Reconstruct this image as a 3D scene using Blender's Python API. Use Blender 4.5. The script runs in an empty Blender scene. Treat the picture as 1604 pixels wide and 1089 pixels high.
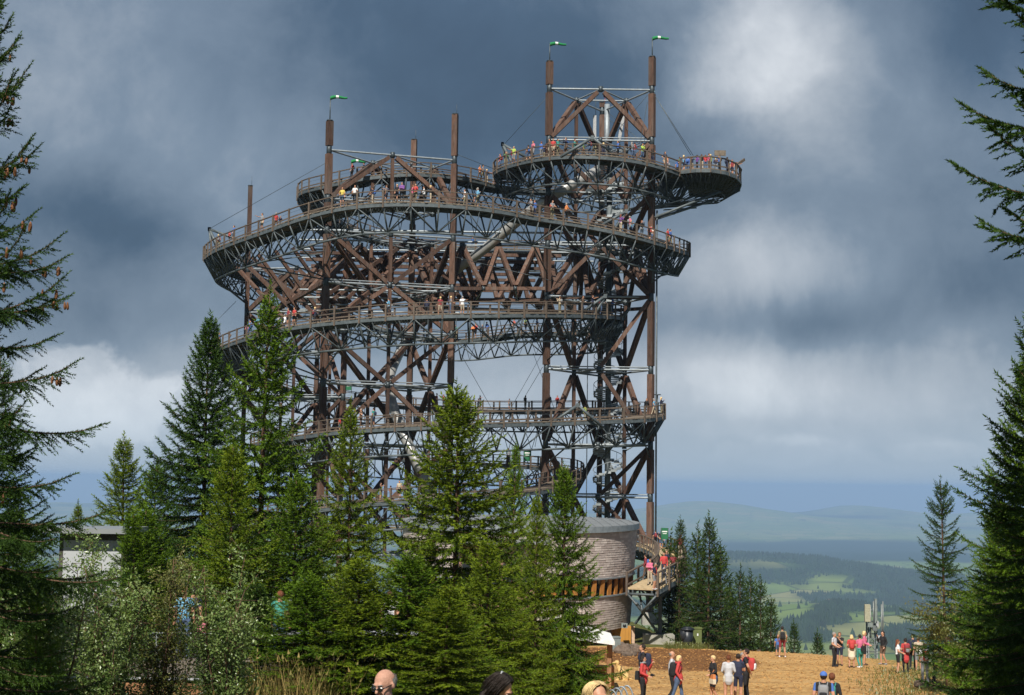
import bpy, bmesh, math, random
import numpy as np
from mathutils import Vector, Matrix, Quaternion, noise

rng = random.Random(7)
nrs = np.random.RandomState(11)
S = bpy.context.scene
COL = S.collection
PI = math.pi
R = math.radians

# ------------------------------------------------------------------ camera
FPX = 2300.0                       # focal length in pixels of the 1604 px wide photograph
PITCH = math.atan(211.0 / FPX)
ROLL = R(0.75)
cp, sp = math.cos(PITCH), math.sin(PITCH)
FW = Vector((0, cp, sp)); R0 = Vector((1, 0, 0)); U0 = Vector((0, -sp, cp))
RT = math.cos(ROLL) * R0 + math.sin(ROLL) * U0
UP = math.cos(ROLL) * U0 - math.sin(ROLL) * R0
cam_d = bpy.data.cameras.new('camera')
cam = bpy.data.objects.new('camera', cam_d); COL.objects.link(cam)
m3 = Matrix((RT, UP, -FW)).transposed()
cam.matrix_world = m3.to_4x4()
cam_d.sensor_width = 36.0; cam_d.sensor_fit = 'HORIZONTAL'
cam_d.lens = 36.0 * FPX / 1604.0
cam_d.clip_start = 0.2; cam_d.clip_end = 90000
S.camera = cam

def P(px, py, Y):
    """photo pixel + distance along the view -> a point of the place"""
    d = FW + RT * ((px - 802) / FPX) + UP * ((544.5 - py) / FPX)
    return d * (Y / d.y)

def proj(p):
    p = Vector(p); w = p.dot(FW)
    return 802 + FPX * p.dot(RT) / w, 544.5 - FPX * p.dot(UP) / w

# ------------------------------------------------------------------ sun, sky, exposure
SUN_EL, SUN_AZ = R(47), R(-168)     # azimuth clockwise from +Y (the view direction)
SUN_DIR = Vector((math.cos(SUN_EL) * math.sin(SUN_AZ), math.cos(SUN_EL) * math.cos(SUN_AZ), math.sin(SUN_EL)))
sl = bpy.data.lights.new('sun', 'SUN'); sl.energy = 5.0; sl.angle = R(0.6); sl.color = (1.0, 0.94, 0.84)
sun = bpy.data.objects.new('sun', sl); COL.objects.link(sun)
sun.rotation_euler = SUN_DIR.to_track_quat('Z', 'Y').to_euler()
S.view_settings.view_transform = 'Standard'; S.view_settings.look = 'None'
S.view_settings.exposure = 0.3; S.view_settings.gamma = 1.0
S.view_settings.use_curve_mapping = False
try:
    S.cycles.use_denoising = True
    S.cycles.denoiser = 'OPENIMAGEDENOISE'
    S.cycles.denoising_input_passes = 'RGB_ALBEDO_NORMAL'
    S.cycles.max_bounces = 6; S.cycles.diffuse_bounces = 3; S.cycles.glossy_bounces = 2
    S.cycles.transmission_bounces = 3; S.cycles.volume_bounces = 0
    S.cycles.caustics_reflective = False; S.cycles.caustics_refractive = False
    S.cycles.sample_clamp_indirect = 4.0
except Exception:
    pass

class NT:
    """small helper to wire node trees"""
    def __init__(s, tree): s.t = tree; s.n = tree.nodes; s.l = tree.links
    def add(s, typ, **kw):
        n = s.n.new(typ)
        for k, v in kw.items(): setattr(n, k, v)
        return n
    def inp(s, sock, v):
        if hasattr(v, 'is_output') or isinstance(v, bpy.types.NodeSocket): s.l.new(v, sock)
        else: sock.default_value = v
    def math(s, op, a, b=None, c=None, clamp=False):
        n = s.add('ShaderNodeMath', operation=op); n.use_clamp = clamp
        s.inp(n.inputs[0], a)
        if b is not None: s.inp(n.inputs[1], b)
        if c is not None: s.inp(n.inputs[2], c)
        return n.outputs[0]
    def noise(s, vec, scale, detail=4, rough=0.55, dist=0.0):
        n = s.add('ShaderNodeTexNoise'); n.inputs['Scale'].default_value = scale
        n.inputs['Detail'].default_value = detail; n.inputs['Roughness'].default_value = rough
        n.inputs['Distortion'].default_value = dist
        if vec is not None: s.l.new(vec, n.inputs['Vector'])
        return n
    def ramp(s, fac, stops, interp='LINEAR'):
        n = s.add('ShaderNodeValToRGB'); cr = n.color_ramp; cr.interpolation = interp
        while len(cr.elements) < len(stops): cr.elements.new(0.5)
        for e, (p, c) in zip(cr.elements, stops):
            e.position = p; e.color = (*c, 1) if len(c) == 3 else c
        s.inp(n.inputs[0], fac); return n.outputs[0]
    def mix(s, fac, a, b, blend='MIX'):
        n = s.add('ShaderNodeMix', data_type='RGBA', blend_type=blend)
        s.inp(n.inputs[0], fac)
        s.inp(n.inputs[6], (*a, 1) if isinstance(a, tuple) and len(a) == 3 else a)
        s.inp(n.inputs[7], (*b, 1) if isinstance(b, tuple) and len(b) == 3 else b)
        return n.outputs[2]

world = bpy.data.worlds.new('World'); S.world = world; world.use_nodes = True
W = NT(world.node_tree); W.n.clear()
tc = W.add('ShaderNodeTexCoord')
sky = W.add('ShaderNodeTexSky', sky_type='NISHITA'); sky.sun_disc = False
sky.sun_elevation = SUN_EL; sky.sun_rotation = SUN_AZ
sky.altitude = 1100; sky.air_density = 1.0; sky.dust_density = 1.5
skyb = W.add('ShaderNodeBackground'); W.l.new(sky.outputs[0], skyb.inputs[0]); skyb.inputs[1].default_value = 0.075
sep = W.add('ShaderNodeSeparateXYZ'); W.l.new(tc.outputs['Generated'], sep.inputs[0])
az = W.math('ARCTAN2', sep.outputs[0], sep.outputs[1])
el = W.math('ARCSINE', sep.outputs[2])
nz = W.noise(tc.outputs['Generated'], 6.0, 7, 0.6, 0.4)
nsp = W.add('ShaderNodeSeparateXYZ'); W.l.new(nz.outputs['Color'], nsp.inputs[0])
azw = W.math('ADD', az, W.math('MULTIPLY', W.math('SUBTRACT', nsp.outputs[0], 0.5), 0.11))
elw = W.math('ADD', el, W.math('MULTIPLY', W.math('SUBTRACT', nsp.outputs[1], 0.5), 0.08))
def ang(px, py):
    v = P(px, py, 100).normalized()
    return math.atan2(v.x, v.y), math.asin(v.z)
# the cloud masses: (px, py, half width, half height, how much lighter or darker than the deck)
CLOUDS = [(1185, 30, 115, 95, .30), (1200, 150, 110, 90, .20), (1330, 230, 200, 110, .14), (110, 60, 220, 150, .22), (370, 180, 190, 130, .12),
          (350, 290, 90, 90, .12), (1180, 420, 170, 60, .26), (60, 660, 150, 60, .10), (150, 640, 220, 70, .10), (1420, 530, 80, 35, .2),
          (1250, 615, 300, 60, .17), (1400, 670, 250, 60, .08), (1130, 560, 90, 80, .1), (1240, 712, 70, 10, .10), (1455, 705, 50, 10, .09),
          (760, 600, 350, 150, .18), (420, 720, 250, 90, .08),
          (150, 330, 170, 55, -.20), (270, 360, 110, 40, -.08), (1250, 528, 140, 34, -.22), (650, 150, 330, 120, -.13), (900, 60, 200, 100, -.10),
          (1570, 60, 110, 120, -.2), (1560, 430, 110, 60, -.14), (1130, 240, 120, 80, -.07), (950, 330, 200, 90, -.04), (40, 470, 200, 50, -.06)]
tot = None
for (px, py, hw, hh, amp) in CLOUDS:
    a0, e0 = ang(px, py)
    dx = W.math('MULTIPLY', W.math('SUBTRACT', azw, a0), FPX / hw)
    dy = W.math('MULTIPLY', W.math('SUBTRACT', elw, e0), FPX / hh)
    q = W.math('MULTIPLY_ADD', dx, dx, W.math('MULTIPLY', dy, dy))
    g = W.math('MULTIPLY', W.math('EXPONENT', W.math('MULTIPLY', q, -0.6)), amp)
    tot = g if tot is None else W.math('ADD', tot, g)
n2 = W.noise(tc.outputs['Generated'], 3.2, 6, 0.55, 0.2)
n3 = W.noise(tc.outputs['Generated'], 9.0, 8, 0.62, 0.35)
n4 = W.noise(tc.outputs['Generated'], 38.0, 5, 0.6, 0.4)
val = W.math('ADD', tot, W.math('MULTIPLY', W.math('SUBTRACT', n2.outputs[0], 0.5), 0.42))
val = W.math('ADD', val, W.math('MULTIPLY', W.math('SUBTRACT', n3.outputs[0], 0.5), 0.42))
val = W.math('ADD', val, W.math('MULTIPLY', W.math('SUBTRACT', n4.outputs[0], 0.5), 0.07))
# the deck is paler low down, where one looks through the whole length of it
low = W.math('EXPONENT', W.math('MULTIPLY', W.math('MULTIPLY', el, el), -260.0))
val = W.math('ADD', val, W.math('MULTIPLY', low, 0.26))
val = W.math('ADD', val, 0.36, clamp=True)
def billow(px, py, hw, hh, amp, sc):
    a0, e0 = ang(px, py)
    dx = W.math('MULTIPLY', W.math('SUBTRACT', az, a0), FPX / hw); dy = W.math('MULTIPLY', W.math('SUBTRACT', el, e0), FPX / hh)
    g = W.math('EXPONENT', W.math('MULTIPLY', W.math('MULTIPLY_ADD', dx, dx, W.math('MULTIPLY', dy, dy)), -0.7))
    nb_ = W.noise(tc.outputs['Generated'], sc, 8, 0.58, 0.3).outputs[0]
    f = W.math('SUBTRACT', W.math('MULTIPLY_ADD', g, 0.55, W.math('MULTIPLY', nb_, 0.75)), 0.62, clamp=True)
    return W.math('MULTIPLY', W.math('MULTIPLY', f, 9.0, clamp=True), W.math('MULTIPLY_ADD', nb_, amp * 1.2, amp * .35))
for bl in ((150, 625, 160, 75, .20, 20.0), (1240, 712, 120, 24, .07, 34.0), (1470, 706, 70, 16, .06, 34.0), (1190, 60, 150, 120, .07, 12.0), (1330, 600, 260, 60, .04, 16.0)):
    val = W.math('ADD', val, billow(*bl), clamp=True)
ccol = W.ramp(val, [(0.0, (.030, .052, .085)), (0.25, (.062, .103, .158)), (0.5, (.170, .224, .290)), (0.75, (.42, .46, .51)), (1.0, (.78, .81, .84))])
# near the horizon one looks through the hazy air under the cloud deck
airf = W.math('MULTIPLY', W.math('EXPONENT', W.math('MULTIPLY', W.math('MULTIPLY', el, el), -330.0)), 0.85)
ccol = W.mix(airf, ccol, (.30, .385, .475))
cb = W.add('ShaderNodeBackground'); W.l.new(ccol, cb.inputs[0]); cb.inputs[1].default_value = 1.0
# thin spots where some of the blue sky comes through
thin = W.math('MULTIPLY', W.math('SUBTRACT', W.noise(tc.outputs['Generated'], 2.0, 3).outputs[0], 0.35, clamp=True), 0.5, clamp=True)
mixw = W.add('ShaderNodeMixShader'); W.l.new(thin, mixw.inputs[0]); W.l.new(cb.outputs[0], mixw.inputs[1]); W.l.new(skyb.outputs[0], mixw.inputs[2])
wo = W.add('ShaderNodeOutputWorld'); W.l.new(mixw.outputs[0], wo.inputs[0])

# ------------------------------------------------------------------ materials
MAT = {}
def mat(name, color, rough=0.7, metal=0.0, nscale=6.0, namp=0.25, bump=0.0, bscale=40.0, stretch=None, objrand=0.0, spec=0.4, coord='Object', translucent=0.0, attr=None, wear=None):
    m = bpy.data.materials.new(name); m.use_nodes = True
    t = NT(m.node_tree); t.n.clear()
    out = t.add('ShaderNodeOutputMaterial'); b = t.add('ShaderNodeBsdfPrincipled')
    co = t.add('ShaderNodeTexCoord').outputs[coord] if coord != 'Position' else t.add('ShaderNodeNewGeometry').outputs['Position']
    if stretch:
        mp = t.add('ShaderNodeMapping'); t.l.new(co, mp.inputs[0]); mp.inputs['Scale'].default_value = stretch; co = mp.outputs[0]
    n = t.noise(co, nscale, 5, 0.6)
    lo = tuple(c * (1 - namp) for c in color); hi = tuple(min(1, c * (1 + namp)) for c in color)
    c = t.ramp(n.outputs[0], [(0.28, lo), (0.72, hi)])
    if wear:
        c = t.mix(t.ramp(t.noise(co, wear[1], 5, .65).outputs[0], [(.48, (0, 0, 0)), (.68, (wear[2],) * 3)]), c, wear[0])
    if objrand:
        oi = t.add('ShaderNodeObjectInfo')
        hs = t.add('ShaderNodeHueSaturation')
        t.l.new(t.math('MULTIPLY_ADD', oi.outputs['Random'], objrand, 1 - objrand / 2), hs.inputs['Value']); t.l.new(c, hs.inputs['Color']); c = hs.outputs[0]
    if attr:
        a = t.add('ShaderNodeAttribute'); a.attribute_name = attr[0]
        c = t.mix(a.outputs['Fac'], c, attr[1])
    t.l.new(c, b.inputs['Base Color'])
    b.inputs['Roughness'].default_value = rough; b.inputs['Metallic'].default_value = metal
    b.inputs['Specular IOR Level'].default_value = spec
    if bump:
        bn = t.noise(co, bscale, 4, 0.6); bp = t.add('ShaderNodeBump'); bp.inputs['Strength'].default_value = bump
        bp.inputs['Distance'].default_value = 0.05
        t.l.new(bn.outputs[0], bp.inputs['Height']); t.l.new(bp.outputs[0], b.inputs['Normal'])
    if translucent:
        tr = t.add('ShaderNodeBsdfTranslucent'); t.l.new(c, tr.inputs[0])
        mx = t.add('ShaderNodeMixShader'); mx.inputs[0].default_value = translucent
        t.l.new(b.outputs[0], mx.inputs[1]); t.l.new(tr.outputs[0], mx.inputs[2]); t.l.new(mx.outputs[0], out.inputs[0])
    else: t.l.new(b.outputs[0], out.inputs[0])
    MAT[name] = m; return m

mat('larch_timber', (.088, .047, .032), .8, nscale=2.2, namp=.5, stretch=(3, 3, .5), objrand=.8, coord='Position', bump=.2, wear=((.125, .105, .09), .6, .6))
mat('rail_timber', (.115, .088, .068), .8, nscale=3, namp=.35, coord='Position')
mat('deck_timber', (.16, .13, .10), .85, nscale=4, namp=.4, coord='Position')
mat('entry_deck_timber', (.42, .32, .19), .85, nscale=4, namp=.3, coord='Position')
mat('galvanized_steel', (.27, .305, .33), .5, .3, nscale=3, namp=.25, coord='Position')
mat('stair_steel', (.40, .44, .46), .5, .3, nscale=3, namp=.2, coord='Position')
mat('dark_steel', (.098, .118, .128), .55, .2, nscale=3, namp=.3, coord='Position')
mat('node_steel', (.06, .075, .085), .5, .5, nscale=3, namp=.3, coord='Position')
mat('tube_steel', (.40, .40, .39), .42, .35, nscale=2, namp=.15, coord='Position')
mat('cable_steel', (.10, .12, .13), .5, .5)
mat('dark_net', (.03, .035, .04), .9)
mat('sock_green', (.01, .20, .06), .8); mat('sock_white', (.75, .77, .75), .8)
mat('antenna_white', (.36, .37, .38), .5); mat('lamp_red', (.35, .03, .03), .4)
mat('banner_green', (.015, .13, .055), .6, nscale=2)
mat('bark', (.115, .065, .04), .9, nscale=9, namp=.5, bump=.5, bscale=25, stretch=(1, 1, .25))
mat('cone_brown', (.20, .085, .035), .7, nscale=30, namp=.5)
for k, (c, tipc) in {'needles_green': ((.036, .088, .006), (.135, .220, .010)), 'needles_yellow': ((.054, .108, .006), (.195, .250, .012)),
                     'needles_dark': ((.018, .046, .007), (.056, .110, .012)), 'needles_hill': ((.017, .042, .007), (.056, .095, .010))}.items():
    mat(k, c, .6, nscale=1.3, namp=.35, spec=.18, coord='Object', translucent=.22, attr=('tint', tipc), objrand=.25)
mat('leaf_grey', (.078, .145, .028), .36, nscale=3, namp=.4, spec=.6, translucent=.25, attr=('tint', (.215, .285, .085)))
mat('leaf_yellow', (.09, .115, .022), .45, nscale=3, namp=.4, spec=.5, translucent=.25, attr=('tint', (.2, .2, .05)))
mat('dry_grass', (.36, .245, .085), .8, nscale=3, namp=.3, translucent=.3, attr=('tint', (.14, .16, .04)))
mat('shingle', (.60, .53, .49), .85, nscale=1.5, namp=.25, coord='Position', attr=('tint', (.40, .335, .31)))
mat('roof_metal', (.36, .38, .39), .42, .5, nscale=.6, namp=.15, coord='Position')
mat('red_facade', (.36, .20, .15), .8, nscale=2, namp=.2, coord='Position')
mat('orange_wood', (.38, .16, .035), .7, nscale=3, namp=.3, stretch=(4, 4, .4), coord='Position')
mat('yellow_wood', (.42, .20, .035), .7, nscale=3, namp=.25, stretch=(5, 5, .3), coord='Position')
mat('pale_post', (.56, .39, .28), .8)
mat('dark_glass', (.02, .025, .03), .15, spec=.6)
mat('concrete', (.33, .32, .28), .9, nscale=3, namp=.25, bump=.2)
mat('rock', (.13, .095, .07), .9, nscale=5, namp=.4, bump=.4, objrand=.5)
mat('bin_black', (.02, .024, .03), .4); mat('cabinet_green', (.115, .14, .045), .6, nscale=2, namp=.15)
mat('white_paint', (.40, .42, .44), .6, nscale=2, namp=.06); mat('kiosk_dark', (.07, .065, .06), .7)
mat('awning_white', (.78, .76, .72), .7); mat('fence_wood', (.30, .15, .07), .8, nscale=5, namp=.4)
mat('grey_bin', (.20, .23, .22), .5)
mat('mast_steel', (.20, .22, .22), .5, .4); mat('mast_cream', (.36, .34, .24), .6)
mat('skin', (.50, .26, .165), .5, nscale=8, namp=.1); mat('skin_bald', (.50, .27, .19), .6, nscale=14, namp=.2, bump=.25, bscale=90)
mat('dog_fur', (.62, .42, .17), .8, nscale=12, namp=.25, bump=.4, bscale=60)
mat('black_leather', (.018, .018, .02), .45)
mat('sunglass', (.01, .01, .012), .12, spec=.8)
HAIRC = {'dark': (.022, .014, .01), 'brown': (.075, .035, .016), 'auburn': (.16, .05, .02), 'blond': (.80, .55, .27), 'grey': (.28, .26, .24), 'bald': (.5, .27, .18)}
for k, c in HAIRC.items(): mat('hair_' + k, c, .55, nscale=30, namp=.4, stretch=(6, 6, .7), bump=.5, bscale=70)
CLOTH = {'red': (.52, .022, .02), 'dark red': (.26, .02, .03), 'pink': (.62, .10, .22), 'purple': (.17, .045, .28), 'blue': (.03, .13, .48), 'light blue': (.10, .38, .62),
         'navy': (.018, .024, .06), 'black': (.016, .016, .019), 'grey': (.22, .23, .25), 'light grey': (.45, .46, .50), 'white': (.76, .77, .79), 'teal': (.02, .27, .22),
         'green': (.05, .22, .045), 'yellow': (.66, .50, .04), 'lime': (.38, .55, .04), 'orange': (.66, .20, .03), 'beige': (.46, .37, .25), 'brown': (.13, .075, .045), 'denim': (.06, .11, .22),
         'cream': (.66, .58, .42), 'khaki': (.22, .19, .10)}
for k, c in CLOTH.items(): c = tuple(.82 * v + .18 * (sum(c) / 3) for v in c); mat('cloth_' + k.replace(' ', '_'), c, .85, nscale=5, namp=.14, bump=.15, bscale=18)
def CM(k): return MAT['cloth_' + k.replace(' ', '_')]

# ------------------------------------------------------------------ mesh helpers
class MB:
    """collects boxes, bars and tubes; build() links them as one mesh object"""
    def __init__(s): s.v = []; s.f = []; s.m = []; s.n = 0; s.sm = []
    def raw(s, verts, faces, mi=0, smooth=False):
        b = s.n; s.v.extend(tuple(p) for p in verts); s.n += len(verts)
        for f in faces: s.f.append(tuple(b + i for i in f)); s.m.append(mi); s.sm.append(smooth)
    def beam(s, a, b, w, h=None, up=None, mi=0):
        a = Vector(a); b = Vector(b); h = h or w; d = (b - a)
        if d.length < 1e-6: return
        d.normalize(); u = Vector(up) if up is not None else (Vector((0, 0, 1)) if abs(d.z) < .95 else Vector((0, 1, 0)))
        x = d.cross(u).normalized(); y = x.cross(d).normalized()
        vs = []
        for p in (a, b):
            for (i, j) in ((-1, -1), (1, -1), (1, 1), (-1, 1)): vs.append(p + x * (i * w / 2) + y * (j * h / 2))
        s.raw(vs, [(3, 2, 1, 0), (4, 5, 6, 7), (0, 1, 5, 4), (1, 2, 6, 5), (2, 3, 7, 6), (3, 0, 4, 7)], mi)
    def tube(s, a, b, r, n=6, r2=None, mi=0, cap=True):
        a = Vector(a); b = Vector(b); r2 = r if r2 is None else r2; d = b - a
        if d.length < 1e-6: return
        d.normalize(); u = Vector((0, 0, 1)) if abs(d.z) < .95 else Vector((0, 1, 0))
        x = d.cross(u).normalized(); y = x.cross(d).normalized(); vs = []
        for p, rr in ((a, r), (b, r2)):
            for k in range(n):
                t = 2 * PI * k / n; vs.append(p + x * (math.cos(t) * rr) + y * (math.sin(t) * rr))
        fs = [(k, (k + 1) % n, n + (k + 1) % n, n + k) for k in range(n)]
        if cap: fs += [tuple(range(n - 1, -1, -1)), tuple(range(n, 2 * n))]
        s.raw(vs, fs, mi, True)
    def path(s, pts, r, n=6, mi=0, closed=False):
        pts = [Vector(p) for p in pts]; vs = []; m = len(pts); px = None
        rs = r if hasattr(r, '__len__') else [r] * m
        for i, p in enumerate(pts):
            d = (pts[min(i + 1, m - 1)] - pts[max(i - 1, 0)]).normalized()
            u = Vector((0, 0, 1)) if abs(d.z) < .95 else Vector((0, 1, 0))
            x = d.cross(u).normalized()
            if px is not None and x.dot(px) < 0: x = -x
            px = x; y = x.cross(d).normalized()
            for k in range(n):
                t = 2 * PI * k / n; vs.append(p + x * (math.cos(t) * rs[i]) + y * (math.sin(t) * rs[i]))
        fs = [(i * n + k, i * n + (k + 1) % n, (i + 1) * n + (k + 1) % n, (i + 1) * n + k) for i in range(m - 1) for k in range(n)]
        fs += [tuple(range(n - 1, -1, -1)), tuple(range((m - 1) * n, m * n))]
        s.raw(vs, fs, mi, True)
    def box(s, c, sx, sy, sz, rz=0.0, mi=0, taper=1.0):
        c = Vector(c); q = Matrix.Rotation(rz, 3, 'Z'); vs = []
        for z in (-1, 1):
            k = taper if z > 0 else 1.0
            for (i, j) in ((-1, -1), (1, -1), (1, 1), (-1, 1)): vs.append(c + q @ Vector((i * sx / 2 * k, j * sy / 2 * k, z * sz / 2)))
        s.raw(vs, [(3, 2, 1, 0), (4, 5, 6, 7), (0, 1, 5, 4), (1, 2, 6, 5), (2, 3, 7, 6), (3, 0, 4, 7)], mi)
    def ellip(s, c, rx, ry, rz, nu=10, nv=7, mi=0, rot=None, keep=None, warp=None):
        c = Vector(c); vs = []; 
        for i in range(nv + 1):
            ph = PI * i / nv
            for k in range(nu):
                t = 2 * PI * k / nu
                v = Vector((math.sin(ph) * math.cos(t), math.sin(ph) * math.sin(t), math.cos(ph)))
                if warp: v = warp(v)
                v = Vector((v.x * rx, v.y * ry, v.z * rz))
                if rot is not None: v = rot @ v
                vs.append(c + v)
        fs = []
        for i in range(nv):
            for k in range(nu):
                f = (i * nu + k, (i + 1) * nu + k, (i + 1) * nu + (k + 1) % nu, i * nu + (k + 1) % nu)
                if i == 0: f = f[:3]
                elif i == nv - 1: f = (f[0], f[1], f[3])
                if keep is None or keep((vs[f[0]] + vs[f[2]]) / 2 - c): fs.append(f)
        s.raw(vs, fs, mi, True)
    def mesh(s, name, mats):
        me = bpy.data.meshes.new(name); me.from_pydata(s.v, [], s.f)
        for m in (mats if isinstance(mats, (list, tuple)) else [mats]): me.materials.append(MAT[m] if isinstance(m, str) else m)
        me.polygons.foreach_set('material_index', s.m); me.polygons.foreach_set('use_smooth', s.sm); me.update()
        return me
    def build(s, name, mats, parent=None, kind=None):
        return link(name, s.mesh(name, mats), parent, kind)

def np_mesh(name, V, F, mats, mi=None, smooth=False, attr=None):
    me = bpy.data.meshes.new(name); V = np.asarray(V, dtype=np.float32); F = np.asarray(F, dtype=np.int32); k = F.shape[1]
    me.vertices.add(len(V)); me.vertices.foreach_set('co', V.ravel())
    me.loops.add(F.size); me.loops.foreach_set('vertex_index', F.ravel())
    me.polygons.add(len(F)); me.polygons.foreach_set('loop_start', np.arange(0, F.size, k, dtype=np.int32))
    try: me.polygons.foreach_set('loop_total', np.full(len(F), k, dtype=np.int32))
    except Exception: pass
    if mi is not None: me.polygons.foreach_set('material_index', np.asarray(mi, dtype=np.int32))
    me.polygons.foreach_set('use_smooth', np.full(len(F), bool(smooth)))
    for m in (mats if isinstance(mats, (list, tuple)) else [mats]): me.materials.append(MAT[m] if isinstance(m, str) else m)
    me.update(calc_edges=True)
    if attr is not None:
        for an, av in attr.items():
            a = me.attributes.new(an, 'FLOAT', 'POINT'); a.data.foreach_set('value', np.asarray(av, dtype=np.float32))
    return me

ORIGIN = {}
def link(name, data, parent=None, kind=None, mw=None):
    o = bpy.data.objects.new(name, data); COL.objects.link(o)
    if mw is not None: o.matrix_basis = mw
    if parent is not None:
        o.parent = parent; o.matrix_parent_inverse = ORIGIN[parent.name]
    if kind: o['kind'] = kind
    ORIGIN[o.name] = (ORIGIN[parent.name] if parent is not None else Matrix.Identity(4)) if mw is None else mw.inverted()
    if parent is not None and mw is None: ORIGIN[o.name] = Matrix.Identity(4) @ ORIGIN[parent.name]
    return o
# parts are written in world coordinates: a child's parent inverse undoes the thing's own placement
def empty(name, loc):
    o = bpy.data.objects.new(name, None); COL.objects.link(o); o.location = loc; o.empty_display_size = .3
    ORIGIN[o.name] = Matrix.Translation(Vector(loc)).inverted(); return o
def part(name, data, parent, mw=None, kind=None):
    """child given in world coordinates"""
    o = bpy.data.objects.new(name, data); COL.objects.link(o); o.parent = parent
    inv = Matrix.Identity(4); p = parent; M = Matrix.Identity(4)
    chain = []
    while p is not None: chain.append(p); p = p.parent
    for q in reversed(chain): M = M @ q.matrix_parent_inverse @ q.matrix_basis
    o.matrix_parent_inverse = M.inverted()
    if mw is not None: o.matrix_basis = mw
    if kind: o['kind'] = kind
    return o
def tag(o, label=None, cat=None, group=None, kind=None):
    if label: o['label'] = label
    if cat: o['category'] = cat
    if group: o['group'] = group
    if kind: o['kind'] = kind
    return o
def structure(name, me, label=None):
    o = bpy.data.objects.new(name, me); COL.objects.link(o); o['kind'] = 'structure'
    if label: o['label'] = label
    return o
# ------------------------------------------------------------------ ground and far land
GY = [-60, -8, 0, 12, 24, 38, 48, 55, 66, 77, 90, 100, 130, 165, 200, 400]
GZ = [2.0, -1.4, -1.75, -3.35, -4.8, -6.4, -7.2, -7.9, -8.5, -9.15, -10.0, -10.9, -12.0, -13.0, -15.0, -40.0]
def sstep(x, a, b):
    t = np.clip((np.asarray(x, dtype=float) - a) / (b - a), 0, 1); return t * t * (3 - 2 * t)
def edge_y(x):                       # where the summit falls away: behind the tower, and just past the plaza on the right
    return 190.0 - 97.0 * sstep(x, 7.5, 13.5) - 14.0 * sstep(x, 14, 30) - 16 * sstep(x, 30, 70)
FARR = [0, 150, 220, 400, 700, 1300, 2200, 3000, 4000, 5000, 6000, 7500, 9000, 12000, 16000, 21000, 28000, 40000]
FARZ = [-13, -30, -48, -92, -140, -205, -275, -322, -350, -385, -400, -440, -455, -475, -485, -505, -565, -740]
def npn(x, y, sc, seed=0.0):         # cheap smooth noise: a sum of turned sines
    x = np.asarray(x) / sc; y = np.asarray(y) / sc; o = 0; a = 1.0; tot = 0
    for k in range(5):
        th = 1.3 * k + seed; f = 1.9 ** k
        o = o + a * np.sin(f * (x * math.cos(th) + y * math.sin(th)) + 2.1 * k + seed * 3) * np.cos(f * (-x * math.sin(th * 1.7) + y * math.cos(th * 1.7)) + seed + k)
        tot += a; a *= .52
    return o / tot
def far_h(x, y):
    x = np.asarray(x, dtype=float); y = np.asarray(y, dtype=float); r = np.hypot(x, y); t = np.arctan2(x, y)
    px = 802 + np.tan(np.clip(t, -1.2, 1.2)) * FPX
    h = np.interp(r, FARR, FARZ)
    h = h + npn(x, y, 900, .4) * 26 * sstep(r, 800, 2500) + npn(x, y, 320, 2.2) * 7 * sstep(r, 600, 2000)
    # wooded ridge about 6 km off
    rc = 6100 + 300 * np.sin(t * 9); top = np.interp(px, [700, 1000, 1140, 1200, 1290, 1340, 1400, 1470, 1700, 2200], [60, 105, 122, 120, 114, 92, 70, 45, 60, 70])
    h = h + top * np.exp(-((r - rc) / 750) ** 2)
    # a nearer spur with fields
    h = h + 55 * np.exp(-((r - 3700) / 420) ** 2) * np.exp(-((px - 1290) / 190) ** 2) + 26 * np.exp(-((r - 2700) / 300) ** 2) * np.exp(-((px - 1420) / 120) ** 2)
    # far mountains
    for (rr, rw, pc, pw, hh) in [(21000, 2600, 1105, 105, 215), (19000, 2200, 1230, 120, 90), (25000, 3000, 1335, 85, 190), (18500, 2500, 940, 260, 70), (24000, 3000, 700, 300, 140), (23000, 3000, 300, 300, 110), (24000, 3000, 1600, 200, 100), (23000, 3000, 2200, 500, 130), (23000, 3000, -600, 600, 130)]:
        h = h + hh * np.exp(-((r - rr) / rw) ** 2) * np.exp(-((px - pc) / pw) ** 2)
    h = h + (40 + 45 * npn(px, px * 0, 90, 1.1)) * np.exp(-((r - 22500) / 3000) ** 2)
    return h
def ground_z(x, y):
    x = np.asarray(x, dtype=float); y = np.asarray(y, dtype=float)
    z = np.interp(y, GY, GZ) + .05 * npn(x, y, 3.0, .3) + .10 * npn(x, y, 11.0, 1.7)
    z = z - 0.012 * np.clip(x - 6, 0, 40)
    d = y - edge_y(x)
    return z - np.where(d > 0, .42 * d + .02 * np.clip(d, 0, 12) ** 2, 0.0)
def all_h(x, y):
    r = np.hypot(x, y); g = ground_z(x, y); f = far_h(x, y)
    w = sstep(r, 150, 330)
    return g * (1 - w) + f * w
def gz(x, y): return float(all_h(np.array([x]), np.array([y]))[0])

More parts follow.
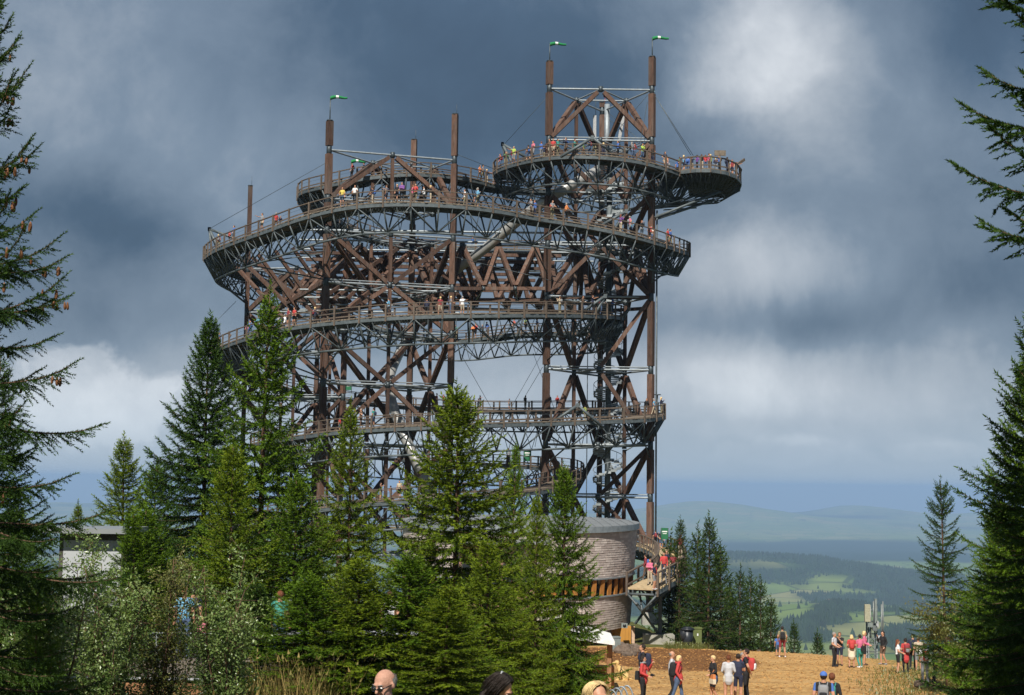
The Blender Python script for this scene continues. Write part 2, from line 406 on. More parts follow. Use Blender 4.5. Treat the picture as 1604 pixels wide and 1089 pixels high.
def forest_mask(x, y):
    """where the far land is wooded (1) or field (0)"""
    r = np.hypot(x, y); px = 802 + np.tan(np.clip(np.arctan2(x, y), -1.2, 1.2)) * FPX
    h = all_h(x, y); py = 755 - h / np.maximum(r, 1) * FPX + (px - 802) * 0.013
    n = npn(x, y, 420, 3.3) + .45 * npn(x, y, 140, 5.1)
    m = sstep(n, .02, .06)
    wob = 9 * npn(x, y, 170, 1.9)
    def blob(cx, cy, sx, sy, tilt=0.0): return np.exp(-(((px - cx) / sx) ** 2 + ((py + wob * .35 - cy - tilt * (px - cx)) / sy) ** 2) ** 2)
    near = r < 9000
    woods = [(1300, 955, 85, 20, -.18), (1320, 925, 100, 11, .10), (1420, 932, 90, 10, .05), (1430, 985, 70, 26, .0), (1240, 896, 75, 11, .0), (1180, 880, 110, 5, .03), (1330, 893, 70, 8, .15),
             (1385, 905, 30, 10, .1), (1290, 878, 90, 5, .06), (1260, 985, 55, 10, .1), (1500, 950, 70, 30, 0)]
    fields = [(1225, 940, 42, 20, .15), (1300, 905, 38, 9, -.1), (1195, 882, 70, 5, .02), (1340, 985, 75, 10, -.42), (1400, 958, 80, 9, .05), (1260, 916, 110, 5, .03)]
    for b in woods: m = np.maximum(m, blob(*b) * near)
    for b in fields: m = m * (1 - np.clip(blob(*b) * 1.4, 0, 1) * near)
    m = np.where(r < 1500, np.where(r > 130, 1.0, 0.0), m)
    m = np.where(r > 9000, sstep(npn(x, y, 1800, .9), -.1, .25), m)
    return m

# one sheet of land right out to the horizon
def build_land():
    angs = np.concatenate([np.linspace(-180, -32, 75)[:-1], np.linspace(-32, 32, 460), np.linspace(32, 180, 75)[1:]]) * PI / 180
    rr = np.concatenate([np.linspace(.5, 130, 130), np.geomspace(131, 40000, 200)])
    A, Q = np.meshgrid(angs, rr); X = Q * np.sin(A); Y = Q * np.cos(A)
    Z = all_h(X, Y); fm = forest_mask(X, Y)
    near = (Q < 125) & (np.abs(A) < .5)
    nA, nR = len(angs), len(rr)
    idx = np.arange(nA * nR).reshape(nR, nA)
    F = np.stack([idx[:-1, :-1], idx[:-1, 1:], idx[1:, 1:], idx[1:, :-1]], -1).reshape(-1, 4)[:, ::-1]
    m = bpy.data.materials.new('land'); m.use_nodes = True; t = NT(m.node_tree); t.n.clear(); MAT['land'] = m
    out = t.add('ShaderNodeOutputMaterial'); b = t.add('ShaderNodeBsdfPrincipled'); b.inputs['Roughness'].default_value = .9; b.inputs['Specular IOR Level'].default_value = .15
    pos = t.add('ShaderNodeNewGeometry').outputs['Position']
    fa = t.add('ShaderNodeAttribute'); fa.attribute_name = 'forest'
    vor = t.add('ShaderNodeTexVoronoi'); vor.inputs['Scale'].default_value = 1 / 260.0; t.l.new(pos, vor.inputs['Vector'])
    sv = t.add('ShaderNodeSeparateColor'); t.l.new(vor.outputs['Color'], sv.inputs[0])
    field = t.ramp(sv.outputs[0], [(0, (.11, .18, .04)), (.4, (.15, .22, .05)), (.75, (.22, .24, .08)), (1, (.27, .26, .12))])
    ved = t.add('ShaderNodeTexVoronoi', feature='DISTANCE_TO_EDGE'); ved.inputs['Scale'].default_value = 1 / 260.0; t.l.new(pos, ved.inputs['Vector'])
    field = t.mix(t.math('LESS_THAN', ved.outputs['Distance'], .022), field, (.03, .05, .016))
    field = t.mix(t.math('MULTIPLY', t.noise(pos, 1 / 60.0, 5).outputs[0], .5), field, (.10, .13, .035))
    fn = t.noise(pos, 1 / 14.0, 6, .7)
    wood = t.ramp(fn.outputs[0], [(.3, (.010, .024, .010)), (.7, (.026, .050, .017))])
    c = t.mix(fa.outputs['Fac'], field, wood)
    # turf and needle litter close by
    na = t.add('ShaderNodeAttribute'); na.attribute_name = 'near'
    tn = t.noise(pos, .9, 6, .65); turf = t.ramp(tn.outputs[0], [(.3, (.05, .075, .018)), (.5, (.10, .105, .03)), (.72, (.20, .14, .06))])
    c = t.mix(na.outputs['Fac'], c, turf)
    t.l.new(c, b.inputs['Base Color'])
    bp = t.add('ShaderNodeBump'); bp.inputs['Strength'].default_value = .5; bp.inputs['Distance'].default_value = .08
    t.l.new(t.noise(pos, 7, 5, .7).outputs[0], bp.inputs['Height']); t.l.new(bp.outputs[0], b.inputs['Normal'])
    t.l.new(b.outputs[0], out.inputs[0])
    structure('terrain', np_mesh('terrain', np.stack([X, Y, Z], -1).reshape(-1, 3), F, 'land', smooth=True, attr={'forest': fm.ravel(), 'near': (1 - sstep(Q, 130, 300)).ravel()}))
build_land()

# bark-chip plaza, a sheet of its own just above the terrain
def plaza_edge_mask(x, y):
    left = sstep(x - (1.2 + (y - 40) * .075 + .5 * npn(x, y, 4, 2.0)), 0, 1.2)
    return left
def build_plaza():
    xs = np.arange(-2, 34, .22); ys = np.arange(30, 100, .30)
    X, Y = np.meshgrid(xs, ys)
    lim = edge_y(X) + 1.2 + .5 * npn(X, Y, 2.5, .7)
    inside = (Y < lim) & (X > .8 + .07 * (Y - 40) + .4 * npn(X, Y, 3, 2)) & (X < 15.5 + (Y - 40) * .17 + 1.2 * npn(X, Y, 5, 4.4))
    Z = all_h(X, Y) + .03 + .012 * npn(X, Y, .5, 1.0)
    # raking heaps and footprints
    ny, nx = X.shape; idx = np.arange(nx * ny).reshape(ny, nx)
    F = np.stack([idx[:-1, :-1], idx[:-1, 1:], idx[1:, 1:], idx[1:, :-1]], -1)
    ok = inside[:-1, :-1] & inside[:-1, 1:] & inside[1:, 1:] & inside[1:, :-1]
    F = F[ok]
    used = np.unique(F); remap = np.zeros(nx * ny, dtype=int); remap[used] = np.arange(len(used))
    V = np.stack([X, Y, Z], -1).reshape(-1, 3)[used]; F = remap[F]
    # fresh darker chips lie in a rounded patch by the bridge foot
    dx = (V[:, 0] - 8.6) / 5.3; dy = (V[:, 1] - 84) / 13.5
    patch = 1 - sstep(np.hypot(dx, dy) + .03 * npn(V[:, 0], V[:, 1], 1.5, 1), .93, 1.0)
    grassy = sstep(V[:, 0] - (15.0 + (V[:, 1] - 40) * .125), -1.2, 2.0) * .9
    m = bpy.data.materials.new('bark_chips'); m.use_nodes = True; t = NT(m.node_tree); t.n.clear(); MAT['bark_chips'] = m
    out = t.add('ShaderNodeOutputMaterial'); b = t.add('ShaderNodeBsdfPrincipled'); b.inputs['Roughness'].default_value = .9; b.inputs['Specular IOR Level'].default_value = .2
    pos = t.add('ShaderNodeNewGeometry').outputs['Position']
    vo = t.add('ShaderNodeTexVoronoi'); vo.inputs['Scale'].default_value = 6.5; t.l.new(pos, vo.inputs['Vector'])
    sv = t.add('ShaderNodeSeparateColor'); t.l.new(vo.outputs['Color'], sv.inputs[0])
    chips = t.ramp(sv.outputs[0], [(0, (.20, .095, .03)), (.25, (.40, .215, .07)), (.7, (.55, .325, .12)), (1, (.70, .46, .20))])
    big = t.noise(pos, .5, 5, .65); worn = t.ramp(big.outputs[0], [(.35, (.58, .36, .14)), (.65, (.42, .24, .085))])
    c = t.mix(.38, chips, worn)
    mpw = t.add('ShaderNodeMapping'); mpw.inputs['Scale'].default_value = (.16, .5, 1); t.l.new(pos, mpw.inputs[0])
    c = t.mix(t.ramp(t.noise(mpw.outputs[0], 1.0, 6, .7, .6).outputs[0], [(.48, (0, 0, 0)), (.66, (.6, .6, .6))]), c, (.22, .125, .05))
    c = t.mix(t.ramp(t.noise(pos, .22, 5, .6, .4).outputs[0], [(.55, (0, 0, 0)), (.75, (.55, .55, .55))]), c, (.66, .46, .24))
    pa = t.add('ShaderNodeAttribute'); pa.attribute_name = 'patch'
    dark = t.ramp(sv.outputs[1], [(0, (.075, .030, .010)), (1, (.23, .095, .028))])
    c = t.mix(t.math('MULTIPLY', pa.outputs['Fac'], .92), c, dark)
    ga = t.add('ShaderNodeAttribute'); ga.attribute_name = 'grass'
    gfac = t.math('MULTIPLY', ga.outputs['Fac'], t.ramp(t.noise(pos, 1.3, 6, .7).outputs[0], [(.42, (0, 0, 0)), (.55, (1, 1, 1))]))
    c = t.mix(gfac, c, (.10, .13, .03))
    t.l.new(c, b.inputs['Base Color'])
    bp = t.add('ShaderNodeBump'); bp.inputs['Strength'].default_value = .9; bp.inputs['Distance'].default_value = .06
    hn = t.noise(pos, 9, 4, .7); t.l.new(t.math('ADD', hn.outputs[0], t.math('MULTIPLY', sv.outputs[0], .5)), bp.inputs['Height']); t.l.new(bp.outputs[0], b.inputs['Normal'])
    t.l.new(b.outputs[0], out.inputs[0])
    structure('plaza_ground', np_mesh('plaza_ground', V, F, 'bark_chips', smooth=True, attr={'patch': patch, 'grass': grassy}))
build_plaza()
def scatter_chips():
    n = 18000; Y = 42 + 54 * nrs.rand(n) ** 1.3; X = nrs.uniform(2, 25, n)
    k = (Y < edge_y(X) + .5) & (X > 1.5 + .07 * (Y - 40)) & (X < 15 + (Y - 40) * .16); X, Y = X[k], Y[k]; n = len(X); Z = all_h(X, Y) + .045
    base = np.array([[-.5, -.25, 0], [.5, -.3, .05], [.45, .3, .1], [-.4, .25, .35]]); a = nrs.uniform(0, 6.28, n); s = nrs.uniform(.035, .105, n)
    V = np.empty((n, 4, 3)); c, d = np.cos(a), np.sin(a)
    for i in range(4):
        V[:, i, 0] = X + s * (base[i, 0] * c - base[i, 1] * d); V[:, i, 1] = Y + s * (base[i, 0] * d + base[i, 1] * c); V[:, i, 2] = Z + s * base[i, 2] * nrs.uniform(.3, 1.2, n)
    f = np.array([[0, 1, 2], [0, 2, 3], [0, 3, 1], [1, 3, 2]]); F = (np.arange(n)[:, None, None] * 4 + f[None]).reshape(-1, 3)
    mat('loose_chips', (.50, .26, .08), .9, nscale=.01, namp=.1, attr=('tint', (.14, .06, .02)))
    tn = np.repeat((nrs.rand(n) < .3) * nrs.uniform(.4, 1, n), 4)
    tag(link('wood_chips', np_mesh('wood_chips', V.reshape(-1, 3), F, 'loose_chips', attr={'tint': tn}), kind='stuff'), 'loose brown wood chips scattered over the orange plaza', 'wood chips')
scatter_chips()

# far woods: tree-tops that still show as separate points on the wooded slopes
def build_far_forest():
    n = 110000
    px = nrs.uniform(1080, 1620, n); r = np.exp(nrs.uniform(math.log(900), math.log(7000), n))
    t = np.arctan((px - 802) / FPX); x = r * np.sin(t); y = r * np.cos(t)
    fm_ = forest_mask(x, y); k = (fm_ > .55) | (nrs.rand(n) < .012); x, y, r = x[k], y[k], r[k]
    z = all_h(x, y)
    keep = nrs.rand(len(x)) < .9; x, y, r, z = x[keep][:40000], y[keep][:40000], r[keep][:40000], z[keep][:40000]
    h = nrs.uniform(9, 19, len(x)) * np.interp(r, [900, 2500], [.6, 1]); w = h * nrs.uniform(.2, .34, len(x))
    base = np.array([[math.cos(a), math.sin(a), .12] for a in (0, 1.257, 2.513, 3.77, 5.027)] + [[0, 0, 1]])
    V = np.empty((len(x), 6, 3)); 
    V[:, :, 0] = x[:, None] + base[None, :, 0] * w[:, None]; V[:, :, 1] = y[:, None] + base[None, :, 1] * w[:, None]; V[:, :, 2] = z[:, None] - 2 + base[None, :, 2] * h[:, None]
    f = np.array([[i, (i + 1) % 5, 5] for i in range(5)])
    F = (np.arange(len(x))[:, None, None] * 6 + f[None]).reshape(-1, 3)
    mat('far_woods', (.016, .036, .013), .8, nscale=.02, namp=.6, coord='Position')
    o = link('far_forest', np_mesh('far_forest', V.reshape(-1, 3), F, 'far_woods'), kind='stuff')
    tag(o, 'dark blue-green woods covering the slopes of the far valley', 'forest')
build_far_forest()

# a few far farm buildings among the fields
def far_house(px, py, r, s, label):
    t = math.atan((px - 802) / FPX); x, y = r * math.sin(t), r * math.cos(t); z = gz(x, y)
    e = empty('farm_house', (x, y, z)); tag(e, label, 'house', 'far farm houses')
    w = MB(); w.box((x, y, z + s * .3), s * 2, s, s * .6); part('wall', w.mesh('wall', 'white_paint'), e)
    f = MB(); zz = z + s * .6
    f.raw([(x - s * 1.1, y - s * .6, zz), (x + s * 1.1, y - s * .6, zz), (x + s * 1.1, y + s * .6, zz), (x - s * 1.1, y + s * .6, zz), (x - s * 1.1, y, zz + s * .5), (x + s * 1.1, y, zz + s * .5)],
          [(0, 1, 5, 4), (2, 3, 4, 5), (1, 2, 5), (3, 0, 4), (3, 2, 1, 0)]); part('roof', f.mesh('roof', 'red_facade'), e)
far_house(1303, 922, 4700, 16, 'tiny pale farm house at the edge of the far woods')
far_house(1226, 932, 4100, 10, 'tiny white farm house standing in the far green field')

# ------------------------------------------------------------------ haze: the air itself
def build_haze():
    b = MB(); zt, zb = 52.0, -800.0; b.box((0, 0, (zt + zb) / 2), 84000, 84000, zt - zb)
    m = bpy.data.materials.new('air'); m.use_nodes = True; t = NT(m.node_tree); t.n.clear()
    out = t.add('ShaderNodeOutputMaterial'); v = t.add('ShaderNodeVolumePrincipled')
    v.inputs['Color'].default_value = (.41, .62, .93, 1); v.inputs['Density'].default_value = 7.6e-5; v.inputs['Anisotropy'].default_value = -0.05
    t.l.new(v.outputs[0], out.inputs['Volume']); MAT['air'] = m
    o = b.build('haze', 'air', kind='stuff'); tag(o, 'pale blue haze that veils the valley and the far mountains', 'haze')
build_haze()
# ------------------------------------------------------------------ the observation tower
def build_tower():
    base = (P(760, 700, 155).x, 158.0, gz(0, 158))
    T = empty('observation_tower', base)
    tag(T, 'tall brown timber and grey steel lookout tower wound with ramps, windsocks on its posts', 'lookout tower')
    unit = MB(); unit.box((0, 0, 0), 1, 1, 1); unit_t = unit.mesh('timber_unit', 'larch_timber')
    ct = MB(); ct.tube((0, 0, -.5), (0, 0, .5), .5, 8); unit_s = ct.mesh('steel_unit', 'galvanized_steel'); 
    cn = MB(); cn.tube((0, 0, -.5), (0, 0, .5), .5, 8); unit_n = cn.mesh('node_unit', 'node_steel')
    def bar(name, me, a, b, w, h, rz=0.0, trim=(0, 0)):
        a = Vector(a); b = Vector(b); d = b - a; L = d.length; u = d / L
        a = a + u * trim[0]; b = b - u * trim[1]; L = (b - a).length
        q = u.to_track_quat('Z', 'X')
        if abs(u.z) > .98: q = Quaternion((0, 0, 1), rz)
        M = Matrix.Translation((a + b) / 2) @ q.to_matrix().to_4x4() @ Matrix.Diagonal((w, h, L, 1))
        return part(name, me, T, M)
    timber = lambda a, b, w=.40, h=.48, tr=(.45, .45): bar('timber_brace', unit_t, a, b, w, h, trim=tr)
    tie = lambda a, b, r=.10: bar('steel_tie', unit_s, a, b, 2 * r, 2 * r)
    extra = MB()
    def node(p, s=.42, h=.7):
        M = Matrix.Translation(Vector(p)) @ Matrix.Diagonal((s * 2, s * 2, h, 1)); return part('steel_node', unit_n, T, M)

    def cxy(px, py, d): v = P(px, py, d); return Vector((v.x, v.y, 0))
    def tri_tower(cols, zs, pat, tops, w=.58, zbase=-13.5, mids=True, slim=False):
        """three timber columns, thin posts half way along each side, rings of ties, and A / V braces between the rings"""
        C = [c.copy() for c in cols]; cen = (C[0] + C[1] + C[2]) / 3
        for c, top in zip(C, tops):
            rz = math.atan2((c - cen).y, (c - cen).x); lv = [top] + [z for z in zs if z < top - .5] + [zbase]
            for i in range(len(lv) - 1):
                a, b = lv[i], lv[i + 1]; ga = 0.0 if i == 0 else .42; gb = .42 if i < len(lv) - 2 else 0
                bar('timber_column', unit_t, (c.x, c.y, b + gb), (c.x, c.y, a - ga), w, w, rz)
                if i < len(lv) - 2: node((c.x, c.y, b), .27, .9)
            cap = Matrix.Translation((c.x, c.y, top + .06)) @ Quaternion((0, 0, 1), rz).to_matrix().to_4x4() @ Matrix.Diagonal((w + .1, w + .1, .12, 1))
            part('column_cap', unit_n, T, cap)
        M = [(C[i] + C[(i + 1) % 3]) / 2 for i in range(3)]
        for i, z in enumerate(zs):
            up = Vector((0, 0, z))
            for k in range(3):
                if z > max(tops[k], tops[(k + 1) % 3]) : continue
                a, b, m = C[k] + up, C[(k + 1) % 3] + up, M[k] + up
                tie(a, b, .10); tie(M[k] + up, M[(k + 1) % 3] + up, .085)
                if i % 2: tie(a + Vector((0, 0, .28)), b + Vector((0, 0, .28)), .06)
                node(m, .24, .55)
            if i < len(zs) - 1 and pat[i] != '-':
                z2 = zs[i + 1]; lo = Vector((0, 0, z2))
                for k in range(3):
                    if z > max(tops[k], tops[(k + 1) % 3]): continue
                    if mids and not (slim and k == 0): bar('timber_post', unit_t, M[k] + lo + Vector((0, 0, .35)), M[k] + up - Vector((0, 0, .35)), .30, .30, .4)
                    for e in (C[k], C[(k + 1) % 3]):
                        if slim and k == 0 and i >= 4 and e is C[1]: continue
                        if pat[i] == 'A': timber(M[k] + up, e + lo)
                        else: timber(e + up, M[k] + lo)
        return C, M
    zof = lambda y, d, px=900: P(px, y, d).z
    t1 = [cxy(1020, 466, 148), cxy(857, 466, 148), cxy(941, 466, 157)]
    z1 = [P(1021, y, 148).z for y in (141, 221, 303, 385, 466, 580, 698, 780, 862)]
    C1, M1 = tri_tower(t1, z1, 'AVVAVAVA', [P(1021, 90, 148).z, P(862, 97, 148).z, z1[0] + .9], slim=True)
    t2 = [cxy(709, 420, 149), cxy(511, 420, 145), cxy(645, 420, 157)]
    z2 = [P(612, y, 147).z for y in (243, 318, 367, 447, 520, 603, 697, 790, 870)]
    C2, M2 = tri_tower(t2, z2, 'A-VAVAVA', [P(715, 180, 149).z, P(516, 190, 145).z, P(649, 220, 157).z])
    t3 = [cxy(541, 470, 170), cxy(387, 470, 173), cxy(499, 470, 181)]
    z3 = [z2[2], z2[3], z2[4], z2[5], z2[6], z2[7], z2[8]]
    C3, M3 = tri_tower(t3, z3, 'AVAVAV', [z2[2] + 1.2, P(393, 292, 173).z, z2[2] + 1.2], w=.5)
    t4 = [cxy(800, 430, 182), cxy(690, 430, 186), cxy(760, 430, 192)]   # a hidden fourth group, behind the wooden bridges
    # two columns of it carry the rear of the rings
    # ---- timber space-frame bridges between the three towers
    zt, zb = z2[2], z2[3]
    def bridge(a1, b1, a2, b2, n, zt=zt, zb=zb, skew=0.0):
        """bottom chords along a1-b1 and a2-b2, top nodes half way between them, four timbers up to each"""
        up = Vector((0, 0, zt)); lo = Vector((0, 0, zb))
        L1 = [a1.lerp(b1, i / n) for i in range(n + 1)]; L2 = [a2.lerp(b2, i / n) for i in range(n + 1)]
        tops = [(L1[i] + L1[i + 1] + L2[i] + L2[i + 1]) / 4 + up for i in range(n)]
        for i, t in enumerate(tops):
            node(t, .3, .5)
            for L in (L1, L2):
                for e_ in (L[i], L[i + 1]): bar('frame_timber', unit_t, t, e_ + lo, .34, .42, trim=(.4, .4))
            if i: tie(tops[i - 1], t, .1)
        for L in (L1, L2):
            for i in range(n):
                bar('timber_brace', unit_t, L[i] + lo, L[i + 1] + lo, .34, .44, trim=(.2, .2)); node(L[i + 1] + lo, .2, .4)
        for i in range(n + 1): tie(L1[i] + lo, L2[i] + lo, .07)
        for i in range(n - 1):
            for L in (L1, L2): tie(tops[i], L[i + 1] + lo, .04)
    bridge(C2[0], C1[1], C2[2] + Vector((2.5, 1.5, 0)), C1[2] + Vector((-4.5, 0, 0)), 3)
    bridge(C2[2] + Vector((2.5, 1.5, 0)), C1[2] + Vector((-1, 2, 0)), C2[2] + Vector((3, 9, 0)), C1[2] + Vector((1, 12, 0)), 5)
    bridge(C2[1], C3[0] + Vector((-8, 0, 0)), C2[2], C3[0], 3)
    bridge(C2[2], C3[0] + Vector((8, 6, 0)), C2[2] + Vector((3, 9, 0)), C3[0] + Vector((8, 16, 0)), 3)
    bridge(C1[1] + Vector((1, 1, 0)), C1[0], C1[2] + Vector((-2, 5, 0)), C1[0] + Vector((1, 9, 0)), 3, z1[3], z1[4])
    # long timbers that fan out from the rear post and from under the ring
    for k in range(6):
        bar('frame_timber', unit_t, P(643 - 5 * k, 376 + 2 * k, 157 + k), P(500 + 22 * k, 470 - k, 149 + 3.2 * k), .34, .42)
        bar('frame_timber', unit_t, P(404 + 27 * k, 398 - 5 * k, 158 + 2 * k), P(468 + 27 * k, 486 - 4 * k, 160 + 2 * k), .34, .42)
    for k in range(3):
        bar('frame_timber', unit_t, P(650 + 5 * k, 376, 157 + k), P(694 + 26 * k, 466, 151 + 3 * k), .34, .42)
        bar('frame_timber', unit_t, P(372 + 12 * k, 420 - 8 * k, 168), P(445 + 26 * k, 500 - 2 * k, 160 + 2 * k), .32, .40)
    # long joists of the frame, one behind the other
    for k in range(7):
        yy = 158 + k * 4.2; z = zt - .3 - .1 * k
        xa, xb = P(470 + 9 * k, 380, yy).x, P(880 - 10 * k, 380, yy).x
        nseg = 3
        for i in range(nseg):
            bar('timber_brace', unit_t, (xa + (xb - xa) * i / nseg, yy, z), (xa + (xb - xa) * (i + 1) / nseg, yy, z), .34, .5, trim=(.05, .05))
    for k in range(4):
        yy = 152 + k * 6.5
        tie((P(470, 355, yy).x, yy, zt + 1.2), (P(930, 355, yy).x, yy, zt + 1.2), .11)
        tie((P(470, 445, yy).x, yy, zb + .1), (P(720, 445, yy).x, yy, zb + .1), .10)
    # ---- ramps
    def spline(ctrl, step):
        pts = [Vector(c) for c in ctrl]; out = []
        for i in range(len(pts) - 1):
            p0 = pts[max(i - 1, 0)]; p1 = pts[i]; p2 = pts[i + 1]; p3 = pts[min(i + 2, len(pts) - 1)]
            n = max(4, int((p2 - p1).length / .15))
            # centripetal Catmull-Rom keeps the bends round
            t0 = 0; t1_ = t0 + max((p1 - p0).length, .01) ** .5; t2_ = t1_ + (p2 - p1).length ** .5; t3_ = t2_ + max((p3 - p2).length, .01) ** .5
            for k in range(n):
                t = t1_ + (t2_ - t1_) * k / n
                A1 = p0.lerp(p1, (t - t0) / (t1_ - t0)) if i else p1
                A2 = p1.lerp(p2, (t - t1_) / (t2_ - t1_)); A3 = p2.lerp(p3, (t - t2_) / (t3_ - t2_)) if i < len(pts) - 2 else p2
                B1 = A1.lerp(A2, (t - t0) / (t2_ - t0)); B2 = A2.lerp(A3, (t - t1_) / (t3_ - t1_))
                out.append(B1.lerp(B2, (t - t1_) / (t2_ - t1_)))
        out.append(pts[-1])
        res = [out[0]]; acc = 0.0
        for a, b in zip(out, out[1:]):
            L = (b - a).length
            while acc + L >= step:
                f = (step - acc) / L; a = a.lerp(b, f); L = (b - a).length; res.append(a); acc = 0
            acc += L
        # smooth the plan and the grade
        for _ in range(18):
            q = [res[0]] + [(res[i - 1] + res[i] * 2 + res[i + 1]) / 4 for i in range(1, len(res) - 1)] + [res[-1]]; res = q
        return res
    secs = {
     'entry': [(1006, 923, 101), (1022, 914, 103), (1041, 903, 107), (1052, 886, 116), (1044, 868, 130), (1018, 856, 143), (985, 850, 153), (900, 843, 166), (760, 832, 178), (600, 826, 182), (450, 822, 176), (370, 826, 160), (430, 812, 142), (500, 797, 137)],
     'ramp1': [(500, 797, 137), (572, 788, 135), (642, 782, 133), (720, 777, 134), (790, 773, 136), (850, 767, 140), (893, 757, 147), (912, 745, 156), (896, 735, 166), (848, 730, 173), (790, 727, 178), (690, 722, 184), (580, 715, 186), (480, 706, 180), (400, 700, 166), (420, 690, 150), (515, 676, 139)],
     'ramp2': [(515, 676, 139), (590, 670, 136), (660, 667, 134), (725, 664, 134), (800, 662, 136), (880, 660, 139), (960, 657, 141), (1010, 655, 143), (1038, 651, 149), (1020, 646, 163), (960, 644, 172), (880, 644, 178), (816, 644, 182), (724, 642, 186), (620, 636, 187), (520, 625, 186), (420, 605, 182), (350, 575, 172), (330, 553, 161)],
     'ramp3': [(330, 553, 161), (352, 541, 151), (391, 527, 144), (445, 513, 139), (523, 503, 136), (620, 495, 134), (700, 492, 134), (795, 491, 135), (880, 491, 139), (945, 493, 145), (976, 497, 153), (975, 506, 162), (946, 518, 170), (895, 523, 177), (820, 525, 182), (724, 535, 187), (630, 526, 188), (560, 504, 187), (490, 475, 185), (425, 450, 182), (365, 430, 176), (330, 412, 168), (321, 402, 161)],
     'ramp4': [(321, 402, 161), (338, 390, 152), (375, 375, 146), (426, 357, 141), (469, 341, 138), (530, 325, 136), (578, 319, 135), (640, 317, 134), (709, 320, 134.5), (779, 328, 136), (841, 340, 138.5), (917, 352, 140.5), (980, 365, 141.5), (1030, 379, 144.5), (1062, 390, 151), (1078, 396, 161), (1066, 397, 172), (1000, 396, 179), (900, 397, 184), (760, 393, 186), (620, 384, 185), (530, 360, 180), (478, 325, 170), (470, 302, 160), (500, 292, 154), (560, 279, 151)],
     'ramp5': [(560, 279, 151), (630, 271, 150.5), (690, 273, 152), (740, 280, 155), (790, 294, 160), (850, 300, 166), (930, 300, 170), (1010, 296, 168), (1062, 289, 161), (1080, 281, 153), (1058, 268, 147), (1000, 251, 143.5), (928, 243, 142), (860, 245, 144), (805, 256, 149), (776, 268, 154), (781, 282, 161)],
    }
    names = {'entry': None}
    walk = {}; posts = []
    W_ = 2.6
    for key, cc in secs.items():
        ctrl = [P(*c) for c in cc]
        pts = spline(ctrl, .325)
        n = len(pts); nrm = []
        for i in range(n):
            d = pts[min(i + 1, n - 1)] - pts[max(i - 1, 0)]; d.z = 0; d.normalize(); nrm.append(Vector((d.y, -d.x, 0)))
        W_ = 2.1 if key == 'entry' else 2.6
        if key != 'entry': pts = [p - m_ * (W_ * .45 * (min(1, i / 24) if key == 'ramp1' else (float(np.interp(i / n, [0, .17, .32, 1], [1, 1, -1, -1])) if key == 'ramp5' else 1))) for i, (p, m_) in enumerate(zip(pts, nrm))]
        walk[key] = (pts, nrm)
        deck = MB(); rails = [MB(), MB()]; fass = [MB(), MB()]; tr = MB(); mid_ = MB()
        for i in range(n - 1):
            a, b = pts[i], pts[i + 1]; m1 = nrm[i]; d = (b - a)
            a2 = a + d * .03; b2 = b - d * .09; h = Vector((0, 0, .06)); w0 = W_ / 2 + .12 * rng.random()
            vs = [a2 - m1 * w0 - h, a2 + m1 * w0 - h, b2 + nrm[i + 1] * w0 - h, b2 - nrm[i + 1] * w0 - h]
            vs += [v + h * 2 for v in vs]
            deck.raw(vs, [(3, 2, 1, 0), (4, 5, 6, 7), (0, 1, 5, 4), (1, 2, 6, 5), (2, 3, 7, 6), (3, 0, 4, 7)])
        step = 2
        idx = list(range(0, n, step)) + ([n - 1] if (n - 1) % step else [])
        for s in (-1, 1):
            rail, fas = rails[s > 0], fass[s > 0]
            for i0, i1 in zip(idx, idx[1:]):
                e0 = pts[i0] + nrm[i0] * s * (W_ / 2 - .03); e1 = pts[i1] + nrm[i1] * s * (W_ / 2 - .03)
                for hz, w, h in ((1.10, .16, .08), (.28, .07, .11)):
                    rail.beam(e0 + Vector((0, 0, hz)), e1 + Vector((0, 0, hz)), w, h)
                rail.tube(e0 + Vector((0, 0, .73)), e1 + Vector((0, 0, .73)), .012, 3, mi=1, cap=False)
                fas.beam(e0 + Vector((0, 0, -.24)), e1 + Vector((0, 0, -.24)), .12, .32)
        # mid stringers under the planks
        for i0, i1 in zip(idx, idx[1:]):
            for f in (-.33, .33): mid_.beam(pts[i0] + nrm[i0] * f * W_ + Vector((0, 0, -.2)), pts[i1] + nrm[i1] * f * W_ + Vector((0, 0, -.2)), .1, .24)
        fr = list(range(0, n, 8))
        depth = 1.5 if key == 'entry' else 2.6
        for j, i in enumerate(fr):
            c = pts[i]; nn = nrm[i]; bo = c + Vector((0, 0, -depth)); hz = Vector((0, 0, -.36))
            l = c - nn * W_ / 2 + hz; r_ = c + nn * W_ / 2 + hz
            tr.tube(l, r_, .09, 4); tr.tube(l, bo, .085, 5); tr.tube(r_, bo, .085, 5)
            for s in (-1, 1):
                q = c + nn * s * (W_ / 2 + .06)
                posts.append((q, math.atan2(nn.y, nn.x), key))
            if j + 1 < len(fr):
                i2 = fr[j + 1]; c2 = pts[i2]; n2 = nrm[i2]; bo2 = c2 + Vector((0, 0, -depth))
                tr.tube(bo, bo2, .11, 6)
                l2 = c2 - n2 * W_ / 2 + hz; r2 = c2 + n2 * W_ / 2 + hz
                if j % 2: tr.tube(l, bo2, .07, 4); tr.tube(r_, bo2, .07, 4)
                else: tr.tube(bo, l2, .07, 4); tr.tube(bo, r2, .07, 4)
                tr.tube(l, r2, .035, 4) if j % 2 else tr.tube(r_, l2, .035, 4)
                mid = (i + i2) // 2; hm = pts[mid] + hz
                tr.tube(hm - nrm[mid] * W_ / 2, (bo + bo2) / 2, .035, 4); tr.tube(hm + nrm[mid] * W_ / 2, (bo + bo2) / 2, .035, 4)
        wk = part('walkway', deck.mesh('walkway', 'entry_deck_timber' if key == 'entry' else 'deck_timber'), T)
